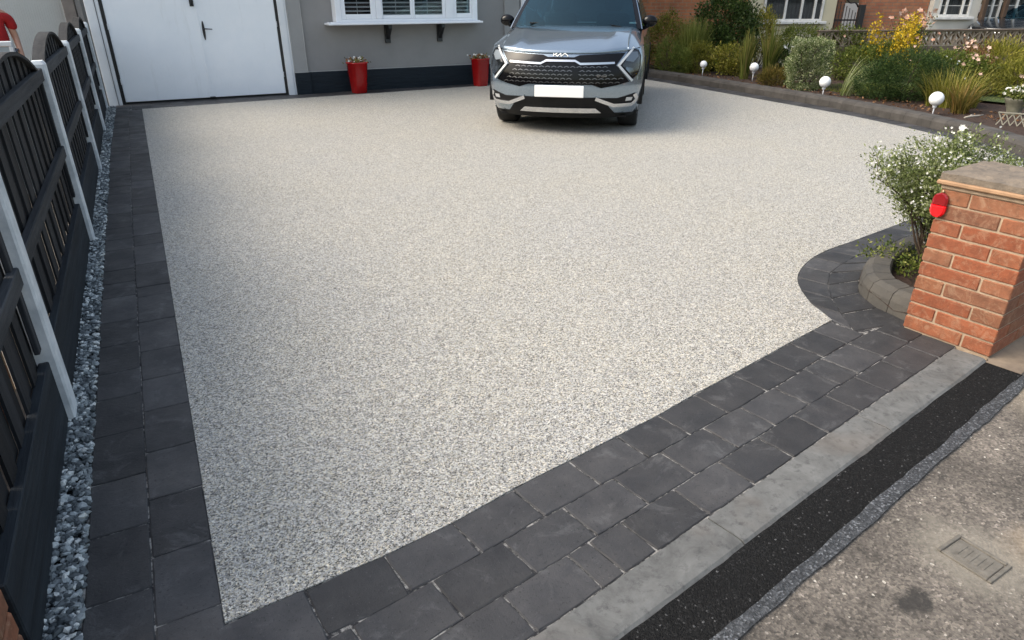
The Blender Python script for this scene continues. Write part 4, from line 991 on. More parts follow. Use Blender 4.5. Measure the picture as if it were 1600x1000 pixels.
    if detail:
        # wave pattern fins
        for r_ in range(5):
            z = .800 - r_ * .044
            for c_ in range(-9, 10):
                x = (c_ + (.5 if r_ % 2 else 0)) * .076
                lim = .60 + (.80 - z) * .95
                if abs(x) > lim or (z < .62 and abs(x) < .42): continue
                P('grille_fin', ribbon([(x - .030, z - .006), (x, z + .007), (x + .030, z - .006)], .0085), .010, FIN, grille, .012, .03)
        # emblem built from strokes
        ew = .0085; ex, ez = .0, .930
        st = [[(-.088, -.015), (-.088, .015)], [(-.086, -.002), (-.052, .016)], [(-.074, .003), (-.046, -.016), (-.012, .016), (-.012, -.015)], [(-.012, -.015), (.022, .016)], [(.010, -.016), (.046, .016), (.080, -.016)]]
        st = [[(-.092, -.017), (-.092, .017)], [(-.088, -.002), (-.050, .017)], [(-.072, .004), (-.045, -.015), (-.006, .017)], [(-.004, .017), (-.004, -.017)], [(.002, -.016), (.045, .017), (.088, -.016)]]
        mm = MB()
        for s_ in st:
            q = patch(ribbon([(ex + a, ez + b) for a, b in s_], ew), .0, .01, .03, surf=lambda x, z: S(x, .93) - .012 + (z - .93) * .4); mm.add(q.v, q.f)
        mm.build('emblem', PLATEW, car)
        cu = bpy.data.curves.new('badge', 'FONT'); cu.body = 'GT-Line'; cu.size = .036; cu.extrude = .002; cu.align_x = 'CENTER'
        to = bpy.data.objects.new('badge', cu); COL.objects.link(to); dg = bpy.context.evaluated_depsgraph_get(); me = bpy.data.meshes.new_from_object(to.evaluated_get(dg)); bpy.data.objects.remove(to)
        me.materials.clear(); me.materials.append(CHROME); bo = bpy.data.objects.new('badge', me); COL.objects.link(bo); bo.parent = grille; bo.location = (.50, S(.50, .70) - .020, .69); bo.rotation_euler = (R(90), 0, R(14))
        P('radar_sensor', [(.15, .66), (.225, .66), (.225, .79), (.15, .79)], .012, GLOSSB, grille, .02, .05)
    lamp = [(.80, .995), (.705, .815), (.855, .655), (.915, .70), (.94, .80), (.935, .91), (.90, .975)]
    for sg in (1, -1):
        f_ = (lambda p: p) if sg > 0 else mir
        hl = P('headlight', f_(lamp), .010, GLOSSB, car, .03, .03)
        P('lens', f_([(.800, .960), (.765, .865), (.855, .845), (.905, .905), (.885, .955)]), .016, REFL, hl, .006, .03)
        P('lens', f_([(.775, .800), (.855, .775), (.87, .74), (.84, .70), (.775, .77)]), .016, LAMPR, hl, .006, .03)
        P('lens_cover', f_([(.81, .98), (.735, .815), (.86, .685), (.905, .71), (.925, .80), (.92, .90), (.89, .96)]), .024, LAMPG, hl, .004, .03)
        P('running_light', f_(ribbon([(.845, 1.005), (.690, .816), (.858, .636)], .024)), .026, DRL, hl, .03, .03)
    # lower bumper
    for sg in (1, -1):
        f_ = (lambda p: p) if sg > 0 else mir
        pod = P('fog_lamp_recess', f_([(.40, .450), (.60, .345), (.88, .350), (.935, .40), (.90, .490), (.70, .440)]), .004, MATTB, car, .01)
        P('corner_trim', f_(ribbon([(.44, .438), (.655, .352), (.865, .350), (.930, .405), (.895, .475)], .042)), .022, CHROME, pod, .02, .03)
        P('fog_lamp', f_([(.79, .40), (.86, .40), (.875, .44), (.80, .445)]), .012, REFL, pod, .01, .03)
    P('lower_intake', [(-.44, .450), (.44, .450), (.60, .345), (.52, .27), (-.52, .27), (-.60, .345)][::-1], .005, MATTB, car, .01)
    P('valance', [(-.955, .238), (-.67, .250), (-.60, .335), (.60, .335), (.67, .250), (.955, .238), (.90, .192), (-.90, .192)], .006, MATTB, car, .03)
    P('skid_plate', [(-.44, .322), (.44, .322), (.51, .262), (-.51, .262)], .030, CHROME, car, .03)
    if detail:
        pz = MB().box(-.27, .27, S(0, .5) - .030, S(0, .5) - .016, .462, .580, .004)
        MB().box(-.28, .28, S(0, .5) - .016, S(0, .5) + .02, .455, .587, .004).build('plate_holder', MATTB, car)
        pb = MB().box(-.30, .30, S(0, .5) - .032, S(0, .5) - .017, .455, .590, .006).build('number_plate', PLATEW, car)
    return car
FIN = glossy('grille_fin_grey', (.13, .13, .135), .2, metal=.7); LAMPR = glossy('lamp_inner', (.25, .27, .29), .15, metal=.8); DRL = glossy('running_light_white', (.55, .57, .58), .2)
SILVER = m_sky_metal('silver_blue_paint', (.25, .31, .37))
AZ = R(39.6); lat = Vector((math.cos(AZ), -math.sin(AZ), 0)); Fp = Vector((4.440, 7.284, 0)) + lat * .055
make_car(SILVER, 'silver blue sport utility car parked nose forward on the pale driveway', Fp, -AZ)

# the neighbour's cars: only glimpsed
NAVY = m_sky_metal('dark_navy_paint', (.02, .025, .032), .2, .4)
PALE = m_sky_metal('pale_silver_paint', (.50, .52, .53))
gp_ = empty('glazed_panel', (-.86, 7.2, -.03), R(-4), 'pale framed glass panel standing beyond the fence at the far left', 'glass panel')
ALU = glossy('pale_frame', (.62, .64, .65), .4)
MB().box(-1.40, .0, -.02, .02, 1.215, 1.255, .006).box(-1.40, 0, -.02, .02, 0, .05).box(-.03, 0, -.02, .02, .051, 1.214, .004).box(-1.40, -1.37, -.02, .02, .051, 1.214).build('frame', ALU, gp_)
MB().box(-1.369, -.031, -.004, .004, .052, 1.213).build('pane', simple('misty_pane', (.20, .24, .26), (.42, .47, .50), sc=5, rough=.15, bump=0), gp_)
nc = make_car(NAVY, 'dark navy car parked beyond the pierced garden wall at the far right', (19.0, 10.15, -.05), R(-72), detail=False, roof=.95)
nc.scale = (.93, .93, .93)

# ------------------------------------------------------------------ neighbour houses across the garden, on a facade turned 25 degrees
FE = np.array([.906, -.423]); FR = math.atan2(FE[1], FE[0])
BR_N = m_brickwall('neighbour_brick', (.55, .20, .085), (.42, .15, .07), (.36, .23, .14)); BR_D = m_brickwall('darker_brick', (.36, .13, .07), (.42, .18, .09), (.24, .16, .11))
CREAM = m_plaster('cream_render', (.62, .56, .40)); WREND = m_plaster('white_render', (.62, .60, .54)); DTRIM = simple('dark_brown_trim', (.09, .055, .035), rough=.7)
WOODF = simple('white_window_frame', (.78, .77, .74), rough=.4)
CURT = simple('net_curtain', (.30, .30, .31), (.10, .10, .11), sc=9, rough=.9, bump=0, stretch=(3, 3, .3))
DGLASS = m_glass('far_glass', (.7, .74, .76))
def facade_thing(name, label, off=0): return empty(name, (15, 13.3, 0), FR, label, 'house')
def window(parent, x0, x1, z0, z1, bars, yf=-.05, sill=True, frame=WOODF, fw_=.05, lead=0):
    m = MB().box(x0, x1, yf, yf + .08, z0, z0 + fw_, .004).box(x0, x1, yf, yf + .08, z1 - fw_, z1, .004)
    for x in [x0] + list(bars) + [x1 - fw_]: m.box(x, x + fw_, yf + .002, yf + .082, z0 + fw_ + .001, z1 - fw_ - .001)
    f = m.build('window', frame, parent)
    MB().box(x0 + .02, x1 - .02, yf + .04, yf + .045, z0 + .03, z1 - .03).build('pane', DGLASS, f)
    MB().box(x0 + .02, x1 - .02, yf + .075, yf + .078, z0 + .03, z1 - .03).build('curtain', CURT, f)
    if lead:
        m = MB(); 
        zz = z0 + .25
        while zz < z1: m.box(x0 + .05, x1 - .05, yf + .03, yf + .038, zz, zz + .012); zz += .28
        m.build('glazing_bar', frame, f)
    if sill: MB().box(x0 - .10, x1 + .10, yf - .09, yf + .02, z0 - .07, z0 - .002, .01).build('sill', frame, f)
h1 = facade_thing('neighbour_house', 'neighbouring orange brick house with a cream rendered bay and white three bar window')
MB().box(-5.6, -1.02, .15, .5, -.05, 5.2).build('wall', BR_N, h1)
MB().box(-1.0, -.66, -.002, .4, -.05, 5.2).box(.93, 1.24, -.002, .4, -.05, 5.2).box(-.66, .93, -.002, .4, -.05, .98).box(-.66, .93, -.002, .4, 2.3, 5.2).build('bay_wall', CREAM, h1)
window(h1, -.64, .91, 1.0, 2.28, (-.10, .32, .66), yf=-.03)
MB().box(-6, 1.4, -.3, 5, 5.21, 5.4).build('roof', ROOF, h1)
h2 = facade_thing('neighbour_house', 'brown brick house wall between the cream bay and the white house')
MB().box(1.26, 1.60, .3, .5, -.05, 2.4).box(2.08, 3.78, .18, .5, -.05, 5.2).box(1.60, 2.08, 1.2, 1.3, -.05, 5.2).build('wall', BR_D, h2)
MB().box(1.30, 3.78, .1, 5, 5.21, 5.4).build('roof', ROOF, h2)
gt = empty('iron_gate', (15, 13.3, 0), FR, 'dark iron gate with scrolled top beside the brown brick wall', 'gate')
IRON = glossy('dark_iron', (.025, .018, .016), .5)
for i in range(7): MB().tube([(1.30 + i * .085, .06, 0), (1.30 + i * .085, .06, 1.50 - .05 * abs(i - 0))], .011, 6).build('bar', IRON, gt)
MB().tube([(1.30 + a * .55, .06, 1.72 - .42 * a + .06 * math.sin(a * 9)) for a in np.linspace(0, 1, 14)], .02, 6).build('scroll', IRON, gt)
for z in (.12, 1.0): MB().box(1.28, 1.86, .05, .07, z, z + .04).build('gate_rail', IRON, gt)
MB().box(1.885, 2.02, -.02, .12, 0, 1.38, .01).build('gate_post', glossy('black_post', (.02, .02, .022), .5), gt)
h3 = facade_thing('neighbour_house', 'white rendered house with barred windows and dark brown porch posts at the far right')
MB().box(3.80, 3.94, 0, .4, -.05, 5.2).box(4.80, 5.04, 0, .4, -.05, 5.2).box(3.94, 4.80, 0, .4, -.05, 1.08).box(3.94, 4.80, 0, .4, 2.3, 5.2).build('wall', WREND, h3)
window(h3, 3.95, 4.79, 1.10, 2.28, (4.12, 4.55), yf=-.02, lead=1)
MB().box(5.06, 5.16, -.12, .0, -.05, 2.5, .01).box(5.62, 5.72, -.12, 0, -.05, 2.5, .01).build('porch_post', DTRIM, h3)
MB().box(5.06, 9, .02, .4, -.05, .80).box(5.06, 9, .02, .4, 2.36, 5.2).box(7.2, 9, .021, .4, .8, 2.36).build('porch_wall', WREND, h3)
window(h3, 5.18, 5.60, .82, 2.35, (5.36,), yf=.0, sill=False, lead=1, fw_=.045); window(h3, 5.74, 7.1, .82, 2.35, (6.0, 6.4), yf=.0, sill=False, lead=1, fw_=.05)
MB().box(3.78, 9, -.3, 5, 5.21, 5.4).build('roof', ROOF, h3)

# pierced screen-block wall
pw0 = np.array([13.9, 11.35]); pw1 = np.array([18.9, 9.55]); pd = (pw1 - pw0) / np.linalg.norm(pw1 - pw0); PL_ = float(np.linalg.norm(pw1 - pw0))
pw = empty('screen_block_wall', (float(pw0[0]), float(pw0[1]), 0), math.atan2(pd[1], pd[0]), 'low garden wall topped by a row of pierced patterned concrete blocks in front of the far houses', 'garden wall')
PB = simple('weathered_screen_block', (.36, .30, .23), (.24, .19, .14), sc=9, rough=.9, bump=.5, bsc=40); PB2 = simple('brown_wall_block', (.17, .13, .10), (.11, .085, .065), sc=7, rough=.9, bump=.5, bsc=40)
nbk = int(PL_ / .30); bsz = PL_ / nbk
m = MB(); q = bsz; t_ = .022
m.box(.002, q - .002, -.045, .045, 0, .02).box(.002, q - .002, -.045, .045, q - .02, q - .002).box(.002, .02, -.045, .045, .021, q - .021).box(q - .02, q - .002, -.045, .045, .021, q - .021)
def diag(m, x0, z0, x1, z1, w_=.013, y=.04):
    d = np.array([x1 - x0, z1 - z0]); d /= np.linalg.norm(d); n_ = np.array([-d[1], d[0]]) * w_
    P4 = [(x0 + n_[0], z0 + n_[1]), (x1 + n_[0], z1 + n_[1]), (x1 - n_[0], z1 - n_[1]), (x0 - n_[0], z0 - n_[1])]
    m.add([(a, -y, b) for a, b in P4] + [(a, y, b) for a, b in P4], [(0, 1, 2, 3), (7, 6, 5, 4), (0, 4, 5, 1), (1, 5, 6, 2), (2, 6, 7, 3), (3, 7, 4, 0)])
diag(m, .02, .02, q - .02, q - .02, y=.038); diag(m, q - .02, .02, .02, q - .02, y=.040); diag(m, q / 2, .02, q / 2, q - .02, y=.036)
b0 = m.build('screen_block', PB, pw, loc=(0, 0, .53))
for i in range(1, nbk): inst('screen_block', b0.data, pw, (i * bsz, 0, .53))
bm0 = MB().box(.003, .437, -.05, .05, 0, .207, .006); me = bm0.build('wall_block', PB2, pw, loc=(0, 0, -.12)).data
for r_ in range(3):
    for i in range(int(PL_ / .44)):
        if r_ or i: inst('wall_block', me, pw, (i * .44 + (.22 if r_ == 1 else 0), 0, -.12 + r_ * .2165))
MB().box(-.02, PL_ + .02, -.075, .075, .53 + bsz, .53 + bsz + .035, .008).build('coping', PB2, pw)

# ------------------------------------------------------------------ garden lights
GLOBE = NT('opal_globe'); GLOBE.col((.86, .87, .88)).set(rough=.12, coat=.5); GLOBE = GLOBE.m
for (x, y, h, r, lb) in [(10.28, 11.05, .315, .072, 'white globe garden light nearest the silver car, in front of the golden shrub'), (10.45, 9.85, .345, .085, 'white globe garden light standing in front of the tall iris leaves'),
                         (9.86, 7.75, .31, .090, 'white globe garden light just right of the clipped variegated shrub'), (9.60, 5.72, .30, .093, 'white globe garden light closest to the brick pillar, before the rusty grass clump')]:
    t = empty('globe_light', (x, y, .1), random.uniform(0, 6), lb, 'garden light', 'white globe lights along the garden kerb')
    MB().sphere((0, 0, h - .1), r, 28, 18).build('globe', GLOBE, t)
    MB().tube([(0, 0, -.02), (0, 0, h - .1 - r)], .008, 8).build('stake', UPVC, t)
    MB().lathe([(.012, h - .1 - r - .035), (.026, h - .1 - r - .02), (.032, h - .1 - r + .008), (.03, h - .1 - r + .012)], n=14).build('collar', UPVC, t)

# ------------------------------------------------------------------ plants
tone_top = lambda lo, hi: (lambda P, m: lo + (hi - lo) * (P[:, 2] / max(P[:, 2])) + rng.normal(0, .16, m))
bush('broad_shrub', (11.75, 12.1, .05), [(0, 0, .85, .72, .62, .78), (-.35, -.2, .5, .45, .4, .48), (.45, .1, .7, .5, .5, .6)], 15000, .062, .036, L_DARK, 'tall rounded dark glossy evergreen shrub behind the golden shrub, right of the silver car', sig=.07, shell=.55)
bush('privet_bush', (10.55, 12.65, .05), [(0, 0, .60, .55, .4, .60)], 6500, .045, .022, L_OLIVE, 'yellow green leafy bush against the orange brick, partly behind the car mirror', sig=.05)
t = empty('feathery_shrub', (10.75, 11.95, .08), label='tall soft feathery green plant left of the dark evergreen', cat='shrub')
blades('foliage', t, 900, 1.12, .28, .012, L_MID, .22, curve=.2)
bush('upright_conifer', (10.1, 11.95, .08), [(0, 0, .34, .26, .24, .40), (.1, -.3, .25, .22, .22, .3)], 5000, .06, .010, L_MID, 'small upright light green conifer beside the nearside wing of the silver car', sig=.035, upb=1.2)
bush('heather_clump', (10.62, 11.55, .06), [(0, 0, .32, .34, .30, .36)], 3500, .045, .014, L_OLIVE, 'low mixed olive and reddish clump between the conifer and the golden shrub', sig=.045, upb=.6)
bush('golden_shrub', (10.9, 10.98, .06), [(0, 0, .32, .36, .30, .28), (.12, -.1, .2, .3, .3, .2)], 3000, .055, .026, L_GOLD, 'low golden green leafy shrub behind the first globe light', sig=.05, upb=.5)
def sword(name, loc, n, h, label, lean=(0, 0), wd=.028, mat=L_BLADE, spread=.28, br=.08, cat='plant', group=None):
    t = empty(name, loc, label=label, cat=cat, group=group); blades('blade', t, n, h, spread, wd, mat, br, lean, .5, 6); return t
sword('iris_clump', (10.62, 10.25, .07), 110, 1.0, 'left tall clump of upright sword shaped leaves behind the second globe light', wd=.026, spread=.30)
sword('iris_clump', (11.0, 10.02, .07), 130, 1.18, 'right and taller clump of upright sword shaped leaves behind the second globe light', wd=.028, spread=.36)
bush('golden_tall_shrub', (12.9, 12.1, .05), [(0, 0, .75, .28, .28, .50)], 2600, .07, .022, L_GOLD, 'tall narrow golden tipped shrub left of the cream house window', sig=.06, upb=1.0)
t = bush('white_flower_plant', (11.45, 10.05, .07), [(0, 0, .32, .28, .26, .26)], 1300, .12, .022, L_DARK, 'dark spiky plant with a few white flowers left of the clipped variegated shrub', sig=.05, upb=.9)
flowers(t, rng.normal(size=(7, 3)) * [.12, .12, .05] + [0, -.05, .56], .05, L_WHITE)
vb = bush('variegated_box', (10.45, 8.62, .08), [(0, 0, .39, .31, .31, .40)], 16000, .030, .019, L_VAR, 'square clipped shrub with cream edged leaves in the middle of the border', sig=.022, shell=.72, upb=.25, box=True, cl=10); vb.rotation_euler.z = R(-38)
t = bush('clipped_hedge', (14.35, 11.45, .0), [(-.6, .2, .60, .75, .4, .36), (.45, -.2, .58, .8, .4, .34), (0, 0, .30, 1.3, .4, .35)], 15000, .055, .024, L_MID, 'broad bushy olive green hedge under the cream house window', sig=.05, cat='hedge')
bush('low_orange_plant', (10.42, 9.25, .07), [(0, 0, .12, .34, .22, .17)], 2200, .10, .010, L_RUST, 'low spreading green and rust plant between the second globe light and the clipped shrub', sig=.04, upb=.7)
bush('dwarf_conifer', (10.75, 6.95, .06), [(0, 0, .36, .60, .50, .40), (.35, -.25, .28, .35, .35, .3), (-.4, .2, .3, .35, .35, .3)], 20000, .045, .010, L_CONIF, 'dense dark green spreading dwarf conifer between the third and fourth globe lights', sig=.04, shell=.6, upb=.35)
# yellow flowering spikes with pinkish blossom
t = empty('yellow_flower_clump', (12.9, 8.75, .1), label='clump of bright yellow flower spikes behind the dark dwarf conifer', cat='flowering plant')
Ps = []; 
for i in range(26):
    a = random.uniform(0, 6.3); r = .52 * math.sqrt(random.random()); bx, by = r * math.cos(a) * 1.0, r * math.sin(a) * .9; h = random.uniform(.80, 1.22) * (1 - .25 * r)
    for j in range(70): z = h - .60 * random.random(); k = .035 + .07 * (h - z); Ps.append((bx + random.gauss(0, k), by + random.gauss(0, k), z + .08))
Ps = np.array(Ps); leaf_mesh('yellow_spike', L_YEL, Ps, rng.normal(size=Ps.shape) + [0, 0, .6], .05, .028, rng.random(len(Ps)), t)
P, O = cloud([(0, 0, .35, .55, .5, .38)], 3500, 14, .3, .06); leaf_mesh('foliage', L_MID, P, O + [0, 0, .5], .07, .018, rng.normal(.5, .2, len(P)), t)
flowers(t, np.c_[rng.normal(0, .4, 16), rng.normal(0, .3, 16), rng.uniform(.4, .95, 16)], .04, L_PINK)
t = empty('pink_rose_bush', (13.7, 9.0, .1), label='tall thin stemmed bush of pale pink blooms behind the yellow flowers', cat='flowering plant')
tp = [(random.gauss(.05, .22), random.gauss(0, .2), random.uniform(.9, 1.22)) for i in range(26)]
stems('stem', t, (0, 0, 0), tp, .007); flowers(t, np.array(tp), .065, L_PINK); P = np.array([np.array(a) * random.uniform(.5, .95) for a in tp for _ in range(22)]) + rng.normal(size=(26 * 22, 3)) * .05
leaf_mesh('foliage', L_MID, P, rng.normal(size=P.shape), .05, .03, rng.random(len(P)), t)
bush('green_shrub', (12.5, 9.1, .05), [(0, 0, .30, .55, .5, .34)], 5000, .05, .024, L_MID, 'plain mid green shrub between the clipped variegated shrub and the yellow flowers', sig=.05)
sword('pale_stem_plant', (10.25, 7.62, .08), 70, .78, 'thin pale stems leaning left of the dark dwarf conifer', lean=(.35, -.2), wd=.010, mat=L_PALE, spread=.35, br=.1)
t = bush('rose_bush', (11.75, 7.0, .08), [(0, 0, .38, .42, .38, .32), (.35, -.3, .3, .3, .3, .25)], 5200, .05, .028, L_MID, 'mid green rose bush with small pink and white flowers right of the dwarf conifer', sig=.05)
flowers(t, np.c_[rng.normal(.05, .30, 18), rng.normal(-.1, .28, 18), rng.uniform(.35, .80, 18)], .04, L_PINK, .8); flowers(t, np.c_[rng.normal(.0, .3, 10), rng.normal(-.2, .25, 10), rng.uniform(.3, .6, 10)], .032, L_WHITE)
t = bush('brown_rose_clump', (13.3, 7.5, .08), [(0, 0, .42, .30, .30, .30)], 1500, .05, .02, L_BROWN, 'clump of brown stems with faded pink flowers below the pierced wall', sig=.06)
flowers(t, np.c_[rng.normal(0, .22, 24), rng.normal(0, .22, 24), rng.uniform(.45, .85, 24)], .045, L_PINK, .9)
sword('rusty_grass_clump', (10.12, 5.66, .07), 130, .50, 'arching orange green grass clump right behind the fourth globe light', wd=.014, mat=L_RUST, spread=.40, br=.12)
sword('rusty_grass_clump', (10.7, 6.15, .07), 420, .60, 'wide mass of arching yellow green blades between the rose bush and the pale pots', wd=.013, mat=L_OLIVE, spread=.55, br=.35)
bush('yellow_green_perennial', (14.3, 7.55, .05), [(0, 0, .38, .62, .5, .36), (.6, -.5, .3, .55, .5, .32)], 9000, .10, .016, L_GOLD, 'large yellow green mass of narrow leaves in front of the dark navy car', sig=.06, upb=.7)
bush('yellow_green_perennial', (12.5, 6.2, .05), [(0, 0, .28, .6, .5, .28)], 5000, .07, .018, L_OLIVE, 'low yellow green ground cover between the grass mass and the pale stones', sig=.05, upb=.6)
t = bush('pale_blossom_heap', (12.9, 5.6, .05), [(0, 0, .28, .35, .35, .22)], 700, .05, .03, L_BROWN, 'heap of faded pinkish blossom at the right edge of the garden', sig=.05)
flowers(t, np.c_[rng.normal(0, .28, 60), rng.normal(0, .28, 60), rng.uniform(.15, .5, 60)], .05, L_PINK, .9)
# stone pot with white flowers, small lattice, terracotta pot
STONE = simple('weathered_stone', (.16, .155, .12), (.10, .10, .07), sc=14, rough=.9, bump=.6, bsc=50, bd=.006); TERRA = simple('terracotta', (.50, .20, .09), (.40, .15, .07), sc=10, rough=.75, bump=.3)
t = empty('stone_planter', (10.62, 5.22, .08), label='small mossy stone planter of white flowers at the right end of the bed', cat='planter')
MB().lathe([(.08, 0), (.10, .01), (.085, .05), (.13, .16), (.15, .20), (.15, .225), (.125, .225), (.11, .19)], n=18).build('pot', STONE, t)
P, O = cloud([(0, 0, .27, .16, .16, .08)], 500, 12, .2, .03); leaf_mesh('foliage', L_MID, P, O, .05, .02, rng.random(len(P)), t); flowers(t, np.c_[rng.normal(0, .08, 26), rng.normal(0, .08, 26), rng.uniform(.28, .38, 26)], .028, L_WHITE)
t = empty('lattice_edging', (9.60, 4.88, .08), R(-62), 'little pale criss cross lattice edging at the right end of the bed', 'edging')
LT = simple('pale_lattice', (.30, .29, .24), (.20, .19, .15), rough=.9)
for i in range(5):
    for s_ in (1, -1):
        m = MB(); xa = i * .075; diag(m, xa if s_ > 0 else xa + .075, .0, xa + .075 if s_ > 0 else xa, .145, .006, .006 if s_ > 0 else .004); m.build('lattice_strip', LT, t)
MB().box(-.01, .40, -.012, .012, .146, .160).build('top_strip', LT, t)
t = empty('terracotta_pot', (10.02, 4.58, .08), label='terracotta pot with yellow flowers cut by the right edge of the picture', cat='plant pot')
MB().lathe([(.09, 0), (.10, .01), (.15, .30), (.17, .31), (.17, .36), (.145, .36), (.14, .32)], n=22).build('pot', TERRA, t)
P, O = cloud([(0, 0, .40, .16, .16, .10)], 600, 12, .2, .03); leaf_mesh('foliage', L_YEL, P, O, .05, .025, rng.random(len(P)), t)
t = empty('driftwood_stick', (9.38, 5.08, .15), R(-10), 'pale forked stick lying on top of the garden kerb', 'stick')
MB().tube([(-.12, 0, .012), (.0, .02, .016), (.12, .01, .02), (.26, .05, .02)], [.010, .014, .012, .006], 6).tube([(.0, .02, .018), (.10, .09, .022), (.16, .10, .02)], [.010, .008, .004], 6).build('branch', simple('pale_wood', (.38, .35, .30), rough=.9), t)

# white flowering shrub in the planter by the pillar
t = empty('white_flowering_shrub', (3.98, 2.16, .04), label='airy pale leaved shrub with small white flowers in the planter beside the brick pillar', cat='shrub')
cs = []
def limb(b, d, L, r, lv, m, tips):
    p = [Vector(b)]; dd = Vector(d)
    for i in range(4): dd = (dd + Vector((random.gauss(0, .16), random.gauss(0, .16), random.gauss(.05, .1)))).normalized(); p.append(p[-1] + dd * L / 4)
    m.tube(p, [r, r * .85, r * .7, r * .55, r * .4], 5, False)
    if lv == 0: tips.append((p[-1], dd)); tips.append((p[-2], dd)); return
    if lv == 1: tips.append((p[-1], dd)); tips.append((p[2], dd))
    for i in range(3 if lv > 1 else 4):
        q = p[random.choice([2, 3, 4])]; a = dd + Vector((random.gauss(0, .55), random.gauss(0, .55), random.gauss(.15, .35))); limb(q, a.normalized(), L * .62, r * .5, lv - 1, m, tips)
m = MB(); tips = []
for a in range(15):
    th = 2 * math.pi * a / 15 + random.uniform(-.3, .3); limb((0, 0, 0), Vector((math.cos(th) * .55 + .26, math.sin(th) * .55 + .06, .95)).normalized(), random.uniform(.34, .46), .010, 2, m, tips)
m.build('branch', STEMM, t)
T0 = np.array([q[0][:] for q in tips]); D0 = np.array([q[1][:] for q in tips]); print('shrub tips', len(T0), T0.min(0), T0.max(0))
k = 62; P = np.repeat(T0, k, 0) + rng.normal(size=(len(T0) * k, 3)) * .032 - np.repeat(D0, k, 0) * rng.random((len(T0) * k, 1)) * .06
D = np.repeat(D0, k, 0) + rng.normal(size=P.shape) * .7
leaf_mesh('foliage', L_PALE, P, D, .021 * rng.uniform(.7, 1.3, len(P)), .009, rng.normal(.5, .24, len(P)), t)
sel = T0[rng.random(len(T0)) < .55]; P = np.repeat(sel, 5, 0) + rng.normal(size=(len(sel) * 5, 3)) * .028
flowers(t, P, .009, L_WHITE)
P = np.c_[rng.uniform(-.22, .15, 900), rng.uniform(-.12, .35, 900), rng.uniform(.01, .12, 900)]; leaf_mesh('low_foliage', L_MID, P, rng.normal(size=P.shape) + [0, 0, .6], .028, .012, rng.random(900), t)
# one tall white bloom on a stalk
t2 = MB().tube([(.14, .10, .35), (.17, .12, .62), (.18, .13, .80)], .004, 5).build('flower_stalk', GSTEM, t); flowers(t2, np.array([(.18, .13, .81), (.185, .135, .83), (.175, .12, .825)]), .022, L_WHITE)
# planting behind the pillar in the same bed
sword('strap_leaf_plant', (5.0, 2.15, .04), 60, .30, 'green strap leaved plant in the planter bed just behind the pillar', wd=.018, mat=L_MID, spread=.3, br=.06)
bush('low_green_cover', (6.3, 2.35, .03), [(0, 0, .10, .6, .25, .12)], 2500, .04, .02, L_MID, 'low leafy cover in the bed beyond the brick pillar', sig=.04, upb=.6)
t = empty('terracotta_tile', (7.55, 3.10, .16), R(30), 'orange terracotta tile end sticking out of the bed at the right edge', 'tile')
MB().box(-.16, .16, -.02, .02, -.12, .14, .01).build('tile', TERRA, t)
# lawn tufts
tag(blades('grass', None, 5200, .045, .03, .005, L_MID, .9, curve=.4, seg=2), 'short lawn grass showing between the border plants', 'grass'); bpy.data.objects['grass'].location = (11.2, 7.7, .112); 
# leaf litter on the soil
t = empty('leaf_litter', (9.9, 7.5, .10)); bpy.data.objects.remove(t)
P = np.c_[rng.uniform(9.75, 10.6, 420), rng.uniform(4.6, 11.5, 420), rng.uniform(.095, .115, 420)]; lo_ = leaf_mesh('leaf_litter', L_BROWN, P, rng.normal(size=P.shape) * [1, 1, .25], .05, .028, rng.random(420)); tag(lo_, 'scattered dry brown leaves on the border soil', 'leaves')

# ------------------------------------------------------------------ brick pier and low wall behind the fence
wl = empty('brick_garden_wall', (-.86, .9, -.03), 0, 'low orange brick wall seen through the fence slats at the lower left', 'garden wall')
wb = [brick_mesh(.102, .215, .065) for _ in range(3)]
MB().box(.012, .092, .01, 2.4, 0, .52).build('mortar', MORTAR, wl)
for r_ in range(7):
    for i in range(10):
        inst('brick', random.choice(wb), wl, (.051, .115 + i * .225 + (.112 if r_ % 2 else 0), .004 + r_ * .075), R(random.uniform(-.5, .5)))
pr = empty('brick_pier', (-.84, 1.20, -.03), 0, 'orange brick pier at the bottom left corner where the fence ends', 'pillar')
pbm = [brick_mesh(.215, .1025, .065) for _ in range(3)]
MB().box(.008, .317, .008, .317, 0, .9).build('mortar', MORTAR, pr)
for c in range(12):
    z = c * .075 + .004; q = .325; fl = c % 2
    lay = [((.1075, .051), 0), ((q - .051, .1075), 90), ((q - .1075, q - .051), 0), ((.051, q - .1075), 90)] if not fl else [((q - .1075, .051), 0), ((q - .051, q - .1075), 90), ((.1075, q - .051), 0), ((.051, .1075), 90)]
    for (x, y), a in lay: inst('brick', random.choice(pbm), pr, (x, y, z), R(a))

